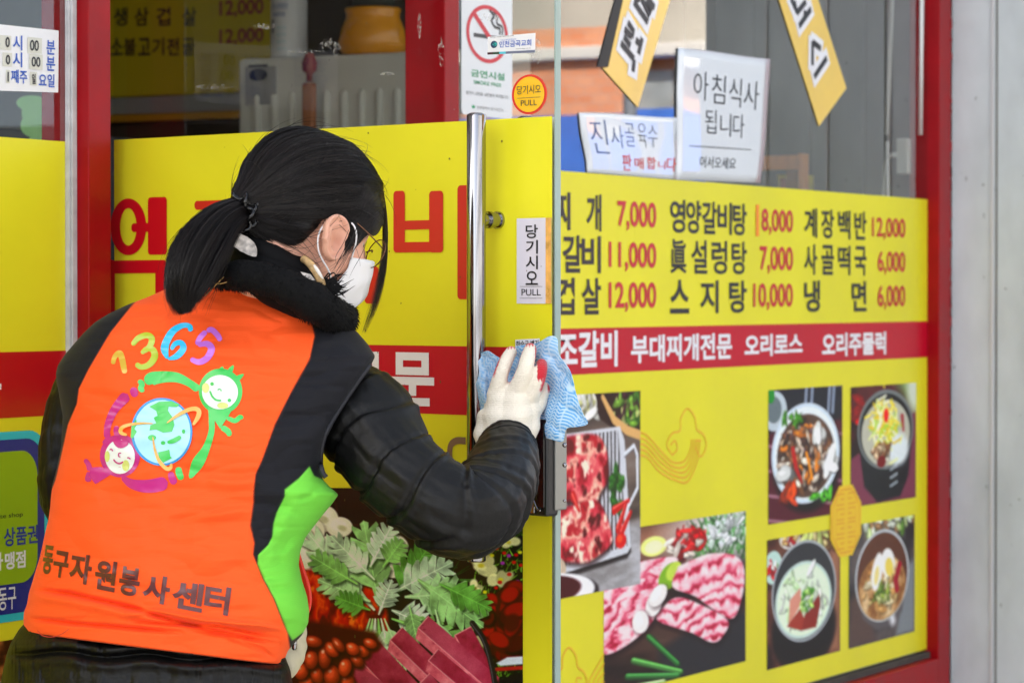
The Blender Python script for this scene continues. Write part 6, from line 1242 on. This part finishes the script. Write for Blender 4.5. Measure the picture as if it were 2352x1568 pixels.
mbp = MB(); mbp.tube(ringpath(C(676, 1447, 4.018), RGT*.0055, ZW*.0042, 24), .0015, 8, caps=False); mbp.tube([C(676, 1454, 4.018), C(677, 1463, 4.017)], .0016, 8); mbp.tube([C(677, 1464, 4.017), C(677, 1470, 4.017), C(676, 1489, 4.017), C(676, 1492, 4.017)], [.0016, .0034, .0034, .002], 10); keep(zip_, mbp.build('zip_pull', STEEL, None, True))
mbp = MB(); mbp.tube([np.array(drape(x, y, -.0002)) for x, y in smoothpath([(520, 668), (580, 668), (640, 690), (700, 712)], 8)], .0012, 6); keep(vest, mbp.build('collar_seam', mat('orange_thread', (226, 60, 14), .6), None, True))
mbp = MB(); mbp.tube([C(x, y, 3.895) for x, y in smoothpath([(86, 1446), (96, 1458), (118, 1462), (140, 1456), (158, 1444)], 6)], .0005, 5); keep(vest, mbp.build('loose_thread', mat('red_thread', (196, 50, 24), .6), None, True))

# ---- black padded coat: sleeves and skirt
NYL = mat('black_nylon', (6, 6, 6), .5, spec=.28, bump=.7, bscale=60)
def sleeve(pts, rads, seams, name, wr, seed, squash=1.):
    Q = smoothpath(np.column_stack([[(p[0], p[1], p[2]) for p in pts], rads]), 22); P_ = np.array([C(*q[:3]) for q in Q]); r_ = Q[:, 3]*Q[:, 2]/FOC
    T, Nn, B = frames(P_); n = 140; k = len(P_); a = np.linspace(0, 2*np.pi, n, endpoint=False); S_ = np.linspace(0, len(pts)-1, k)[:, None]
    cv_ = Canvas(0, 10, 0, 10, .05); cv_.rng = np.random.RandomState(seed); g1 = cv_.noise(1.6, 3); g2 = cv_.noise(.7, 3)
    sm = lambda G, x, y: G[np.clip((y*20).astype(int), 0, cv_.ny-1), np.clip((x*20).astype(int), 0, cv_.nx-1)]
    A, SS = np.meshgrid(a, S_[:, 0]); X1 = 5+3*np.cos(A)+SS*.0; Y1 = 1+SS*1.15+1.0*np.sin(A)
    d = 1+(sm(g1, X1, Y1)-.5)*.09+(sm(g2, X1, Y1)-.5)*.09+.02*np.abs(np.sin(A*9+SS*2+4*sm(g1, X1, Y1)))*np.abs(np.sin(SS*2.1))
    for sp, tl, dep, wd in seams:
        ph_ = sp+tl*np.cos(A-1.1)+.06*np.sin(3*A+sp); u_ = (SS-ph_)/wd; d -= dep*np.exp(-u_**2)*(.6+.4*np.cos(A-wr)); d += dep*.35*np.exp(-((u_-1.6)/1.2)**2)
    rr_ = r_[:, None]*d; V = P_[:, None]+(rr_*np.cos(A))[..., None]*Nn[:, None]+(rr_*np.sin(A))[..., None]*B[:, None]
    F = [(i*n+j, i*n+(j+1) % n, (i+1)*n+(j+1) % n, (i+1)*n+j) for i in range(k-1) for j in range(n)]
    e0 = len(F); V = V.reshape(-1, 3); V2 = V[-n:]+(P_[-1]-V[-n:])*.12-T[-1]*.006; V3 = P_[-1]+(V2-P_[-1])*.8-T[-1]*.03; base = len(V); V = np.vstack([V, V2, V3])
    F += [((k-1)*n+j, (k-1)*n+(j+1) % n, base+(j+1) % n, base+j) for j in range(n)]+[(base+j, base+(j+1) % n, base+n+(j+1) % n, base+n+j) for j in range(n)]
    return mesh_obj(name, V, F, NYL, None, True)
o = sleeve([(770, 885, 4.10), (835, 965, 4.065), (905, 1070, 4.01), (985, 1140, 3.985), (1060, 1178, 3.985), (1118, 1150, 4.02), (1148, 1100, 4.07), (1163, 1052, 4.125), (1166, 1022, 4.155)], [84, 118, 106, 104, 107, 98, 88, 76, 66],
           [(.55, .2, .08, .06), (1.3, .2, .13, .055), (1.95, .25, .13, .055), (2.6, .3, .13, .055), (3.3, .5, .12, .07), (3.95, .6, .07, .09), (4.4, .7, .1, .08), (5.05, .3, .05, .08), (5.5, .55, .09, .08), (6.3, .2, .06, .09), (7.15, .25, .05, .08), (7.75, .05, .05, .06)], 'coat_sleeve', 2.2, 5)
put(o)
o = sleeve([(225, 850, 4.12), (180, 900, 4.12), (150, 985, 4.12), (134, 1085, 4.12), (142, 1150, 4.15), (190, 1205, 4.27), (270, 1200, 4.38)], [64, 60, 54, 47, 48, 50, 46], [(1.2, .2, .08, .12), (2.1, .2, .10, .14), (2.9, .2, .12, .12), (3.6, .2, .1, .14)], 'coat_sleeve', 3.6, 8)
put(o)
HT = [(1420, 90, 630), (1450, 66, 640), (1475, 44, 654), (1510, 24, 668), (1540, 14, 672), (1568, 8, 678), (1640, -6, 690), (1720, -14, 700), (1800, -14, 700), (1900, 10, 680)]
yh = np.linspace(1420, 1900, 150); Lh, Rh = lerp_rows(HT, yh); Lh, Rh = smooth1(Lh, 4), smooth1(Rh, 4); V = []
cvh = Canvas(-60, 760, 1380, 1960, 8); cvh.rng = np.random.RandomState(4); h1 = cvh.noise(120, 3, 1.6, .6); h2 = cvh.noise(46, 3, 1.8, .7)
def samph(A, px, py): return A[np.clip(((py-1380)/8).astype(int), 0, cvh.ny-1), np.clip(((px+60)/8).astype(int), 0, cvh.nx-1)]
for y, l, r_ in zip(yh, Lh, Rh):
    cx, a = (l+r_)/2, (r_-l)/2; px = cx+a*cosT; py = y+30*(px-360)/300; hb = np.interp(y, [1420, 1470, 1520, 1600, 1900], [.096, .108, .136, .156, .15])
    q = (samph(h1, px, py)-.5)*.018+(samph(h2, px, py)-.5)*.008
    for sy, am in ((1507, .013), (1640, .010), (1770, .010)): u_ = (py-(sy+.03*(px-350)+5*np.sin(px/31.)))/7.; q = q-am*np.exp(-u_*u_)+am*.5*np.exp(-((np.abs(u_)-3)/1.6)**2)
    for kx in (235, 345, 520): q = q-.005*np.exp(-((px-kx-.1*(py-1500))/6.)**2)*np.clip((1520-py)/30, 0, 1)
    pd = 4.045-hb*sinT-.00010*(px-cx)-q*np.clip(np.abs(sinT)*2, 0, 1)*np.sign(sinT)
    V.append(CAM+rays(px, py)*pd[:, None])
V = np.array(V).reshape(-1, 3); k = len(yh); F = [(j*nth+i, j*nth+(i+1) % nth, (j+1)*nth+(i+1) % nth, (j+1)*nth+i) for j in range(k-1) for i in range(nth)]+[tuple(range((k-1)*nth, k*nth))]
put(mesh_obj('coat_skirt', V, F, NYL, None, True))
TR = mat('dark_trousers', (30, 31, 36), .8)
for px, d in ((250, 4.03), (450, 4.06)):
    g_ = C(px, 1700, d); v, f_ = capsule([C(px+20, 1750, d), C(px, 2000, d), g_*[1, 1, 0]+[0, 0, .12]], [.085, .075, .06], 28); put(mesh_obj('trouser_leg', v, f_, TR, None, True))
    fd = RGT*.45+FH*.9; base = g_*[1, 1, 0]; v, f_ = capsule([base+[0, 0, .05]-fd*.03, base+[0, 0, .046]+fd*.08, base+[0, 0, .036]+fd*.17], [.045, .042, .032], 24); v = np.array(v); v[:, 2] = np.maximum(v[:, 2], .003); put(mesh_obj('shoe', v, f_, mat('shoe_black', (30, 30, 32), .5), None, True))

# ---- work glove on the wiping hand: white knit, red rubber palm and finger tips
def glove(name, tf, seed):
    k = 4.19/FOC
    fing = [[(1140, 905, 4.184, 22), (1150, 862, 4.178, 17.5), (1162, 830, 4.184, 16.5), (1174, 808, 4.198, 14)], [(1186, 900, 4.176, 23), (1203, 856, 4.166, 18.5), (1212, 824, 4.172, 17.5), (1218, 802, 4.186, 15)], [(1219, 908, 4.178, 21), (1237, 872, 4.168, 15.5), (1243, 850, 4.172, 14.5), (1244, 836, 4.184, 13)], [(1226, 945, 4.190, 20), (1245, 912, 4.188, 14.5), (1251, 894, 4.192, 13), (1249, 882, 4.198, 11)], [(1140, 975, 4.20, 24), (1130, 940, 4.22, 20), (1128, 910, 4.235, 18), (1136, 890, 4.24, 15)]]
    pal = [[(1160, 1035, 4.165, 40), (1150, 970, 4.178, 42), (1150, 910, 4.186, 30)], [(1172, 1035, 4.165, 42), (1182, 965, 4.174, 44), (1186, 905, 4.182, 32)], [(1185, 1030, 4.17, 36), (1206, 965, 4.184, 36), (1216, 912, 4.190, 28)], [(1140, 1040, 4.168, 34), (1124, 1000, 4.185, 36), (1126, 960, 4.192, 30)]]
    parts = [capsule([C(*tf(p)[:3]) for p in c_], [p[3]*k for p in c_], 20) for c_ in fing+pal]
    o = remesh(name, parts, .0017, vcol('work_glove', .8, bump=0), None, 4, .5)
    V = np.array([v.co for v in o.data.vertices]); N0 = np.array([v.normal for v in o.data.vertices]); q0 = project(V)
    cr = .0011*np.sin(q0[:, 1]/7.+q0[:, 0]/40.+1.5*np.sin(q0[:, 0]/33.))*np.clip((q0[:, 1]-895)/30, 0, 1)+.0006*np.sin(q0[:, 0]/3.1)*np.clip((q0[:, 1]-985)/20, 0, 1)
    V = V+N0*cr[:, None]; o.data.vertices.foreach_set('co', V.ravel()); o.data.update(); pq = project(V); dep = (V-CAM)@FWD
    nrm = np.array([v.normal for v in o.data.vertices]); away = nrm@FWD
    red = np.clip((away-.05)/.25, 0, 1); red = np.maximum(red, np.clip((away+.26)/.2, 0, 1)*np.clip((892-pq[:, 1])/16, 0, 1)); red = np.maximum(red, np.clip((away+.2)/.2, 0, 1)*np.clip((pq[:, 0]-1222)/10, 0, 1)*np.clip((pq[:, 1]-905)/12, 0, 1))
    for c_ in fing[:4]:
        tip = np.array(tf(c_[-1])[:2]); red = np.maximum(red, np.clip((tip[1]-7+3*np.sin(pq[:, 0]*.9)-pq[:, 1])/5, 0, 1)*(np.abs(pq[:, 0]-tip[0]) < 15))
    red = np.maximum(red, np.clip((nrm@RGT-.45)/.25, 0, 1)*(pq[:, 0] > 1230)*np.clip((902-pq[:, 1])/10, 0, 1)); red = np.maximum(red, np.clip((-(nrm@RGT)-.62)/.2, 0, 1)*(pq[:, 0] < 1180)*np.clip((868-pq[:, 1])/14, 0, 1))
    wob = (np.sin(V[:, 0]*900)+np.sin(V[:, 2]*1300+V[:, 1]*700))*.12; red = np.clip(red+wob*(red > .05)*(red < .95), 0, 1)[:, None]
    col = np.array((238, 229, 211))*(1-red)+np.array((196, 18, 38))*red
    a = o.data.color_attributes.new('Col', 'FLOAT_COLOR', 'POINT'); c4_ = np.ones((len(V), 4), np.float32); c4_[:, :3] = lin(col); a.data.foreach_set('color', c4_.ravel()); o.data.materials.clear(); o.data.materials.append(bpy.data.materials['work_glove'])
    return o
GLV = vcol('work_glove', .8); _nt = GLV.node_tree; _b = _nt.nodes['Principled BSDF']; _b.inputs['Sheen Weight'].default_value = .3
_tc = _nt.nodes.new('ShaderNodeTexCoord'); _wv = _nt.nodes.new('ShaderNodeTexWave'); _wv.bands_direction = 'Z'; _wv.inputs['Scale'].default_value = 110; _wv.inputs['Distortion'].default_value = 5; _wv.inputs['Detail Scale'].default_value = 4; _nn = _nt.nodes.new('ShaderNodeTexNoise'); _nn.inputs['Scale'].default_value = 700
_ad = _nt.nodes.new('ShaderNodeMath'); _nt.links.new(_tc.outputs['Object'], _wv.inputs[0]); _nt.links.new(_tc.outputs['Object'], _nn.inputs['Vector']); _nt.links.new(_wv.outputs['Fac'], _ad.inputs[0]); _nt.links.new(_nn.outputs[0], _ad.inputs[1])
_bp = _nt.nodes.new('ShaderNodeBump'); _bp.inputs['Strength'].default_value = .6; _bp.inputs['Distance'].default_value = .0009; _nt.links.new(_ad.outputs[0], _bp.inputs['Height']); _nt.links.new(_bp.outputs[0], _b.inputs['Normal'])
put(glove('glove', lambda p: p, 3))
put(glove('glove', lambda p: (300+(p[1]-1030)*-.5+(p[0]-1165)*.1, 1195+(p[0]-1165)*.5+(p[1]-1030)*.15, p[2]+.25-(p[1]-1030)*.0003, p[3]), 4))

# ================================================================== things at hand
# wiping cloth, crumpled between glove and door
outl = smoothpath([(1098, 830), (1104, 812), (1122, 806), (1142, 818), (1160, 824), (1178, 800), (1200, 792), (1232, 788), (1262, 772), (1280, 778), (1284, 815), (1308, 850), (1324, 905), (1336, 945), (1349, 972), (1326, 980), (1302, 984), (1296, 1004), (1290, 1014), (1255, 1006), (1222, 1000), (1190, 965), (1150, 950), (1118, 940), (1097, 948), (1084, 935), (1081, 905), (1094, 878), (1100, 855), (1098, 830)], 10)[:-1]
no = len(outl); nrr = 120; cx, cy = 1206., 880.; V, colr = [], []
cvc = Canvas(1050, 1380, 740, 1050, 3); cvc.rng = np.random.RandomState(9); c1 = cvc.noise(60, 3); c2 = cvc.noise(130, 2)
def sc2(A, px, py): i = np.clip((px-1050)/3., 0, cvc.nx-2); j = np.clip((py-740)/3., 0, cvc.ny-2); i0, j0 = i.astype(int), j.astype(int); fi, fj = i-i0, j-j0; return (A[j0, i0]*(1-fi)+A[j0, i0+1]*fi)*(1-fj)+(A[j0+1, i0]*(1-fi)+A[j0+1, i0+1]*fi)*fj
RRr = (np.linspace(0.0, 1, nrr)**.8)[:, None]; px = cx+(outl[:, 0][None]-cx)*RRr; py = cy+(outl[:, 1][None]-cy)*RRr
fold = .010*np.sin((px-1215)/15.+(py-880)/50.+2.5*sc2(c2, px, py))*np.clip((px-1225)/40, 0, 1)+.004*np.abs(np.sin((px-py)/21.+3*sc2(c1, px, py)))+.006*np.sin((px-1080)/9.-(py-860)/24.)*np.clip((1150-px)/30, 0, 1)+(sc2(c1, px, py)-.5)*.012
dd = np.interp(px, [1060, 1094, 1200, 1277, 1360], [4.322, 4.305, 4.252, 4.2015, 4.165]); pd = dd-.024-.040*np.clip((1165-px)/50, 0, 1)-fold*.8-.004
w1 = px+fold*900; w2 = py+(sc2(c2, px, py)-.5)*40+fold*500
ang = np.where(px < 1160, .9, .25); uu = w1*np.cos(ang)+w2*np.sin(ang); vv = -w1*np.sin(ang)+w2*np.cos(ang)
tri = np.abs(((uu/26.) % 1)-.5)*2; stripe = np.clip(.5+1.3*np.sin(2*np.pi*(vv/7.8+tri*1.2)), 0, 1)
brk = np.clip((np.abs(((uu/13.) % 1)-.5)-.05)*14, 0, 1)*.75+.25*sc2(c1, px, py); stripe = stripe*brk
fade = np.clip(sc2(c2, px+30, py)*1.5-.1, .25, 1); mm = (stripe*fade)[..., None]
colr = np.array((186, 214, 236))*(1-mm)+np.array((66, 150, 216))*mm
V = CAM+rays(px, py)*pd[..., None]; F = [(j*no+i, j*no+(i+1) % no, (j+1)*no+(i+1) % no, (j+1)*no+i) for j in range(nrr-1) for i in range(no)]
o = mesh_obj('cleaning_cloth', V.reshape(-1, 3), F, vcol('wiping_cloth', .85, bump=.3, bscale=500), None, True, None, lin(colr.reshape(-1, 3))); m = o.modifiers.new('thick', 'SOLIDIFY'); m.thickness = .0009
tag(o, 'crumpled blue and white striped wiping cloth under the gloved hand', 'cloth')
# beige bag hanging in front of her
BT = [(1350, 600, 694), (1400, 600, 706), (1450, 600, 706), (1500, 600, 702), (1530, 600, 694), (1556, 600, 672), (1580, 600, 640)]
yb = np.linspace(1350, 1580, 60); lb, rb = lerp_rows(BT, yb); rb = smooth1(rb, 6); V = []; n = 60; tb = np.linspace(0, 2*np.pi, n, endpoint=False)
for y, l, r_ in zip(yb, lb, rb):
    for a in tb: x = (l+r_)/2+(r_-l)/2*np.sign(np.cos(a))*abs(np.cos(a))**.7; V.append(C(x+1.5*math.sin(y/13.)+1.2*math.sin(y/5.+a*3), y+2*math.sin(a*2), 4.15-.035*math.sin(a)+.003*math.sin(y/9.+a*4)))
F = [(j*n+i, j*n+(i+1) % n, (j+1)*n+(i+1) % n, (j+1)*n+i) for j in range(59) for i in range(n)]+[tuple(range(59*n, 60*n)), tuple(range(n-1, -1, -1))]
o = mesh_obj('cloth_bag', V, F, mat('beige_cotton', (206, 200, 176), .85, var=.1, vscale=20, bump=.3, bscale=60), None, True); tag(o, 'beige cotton bag hanging in front of the person at the hip', 'bag')
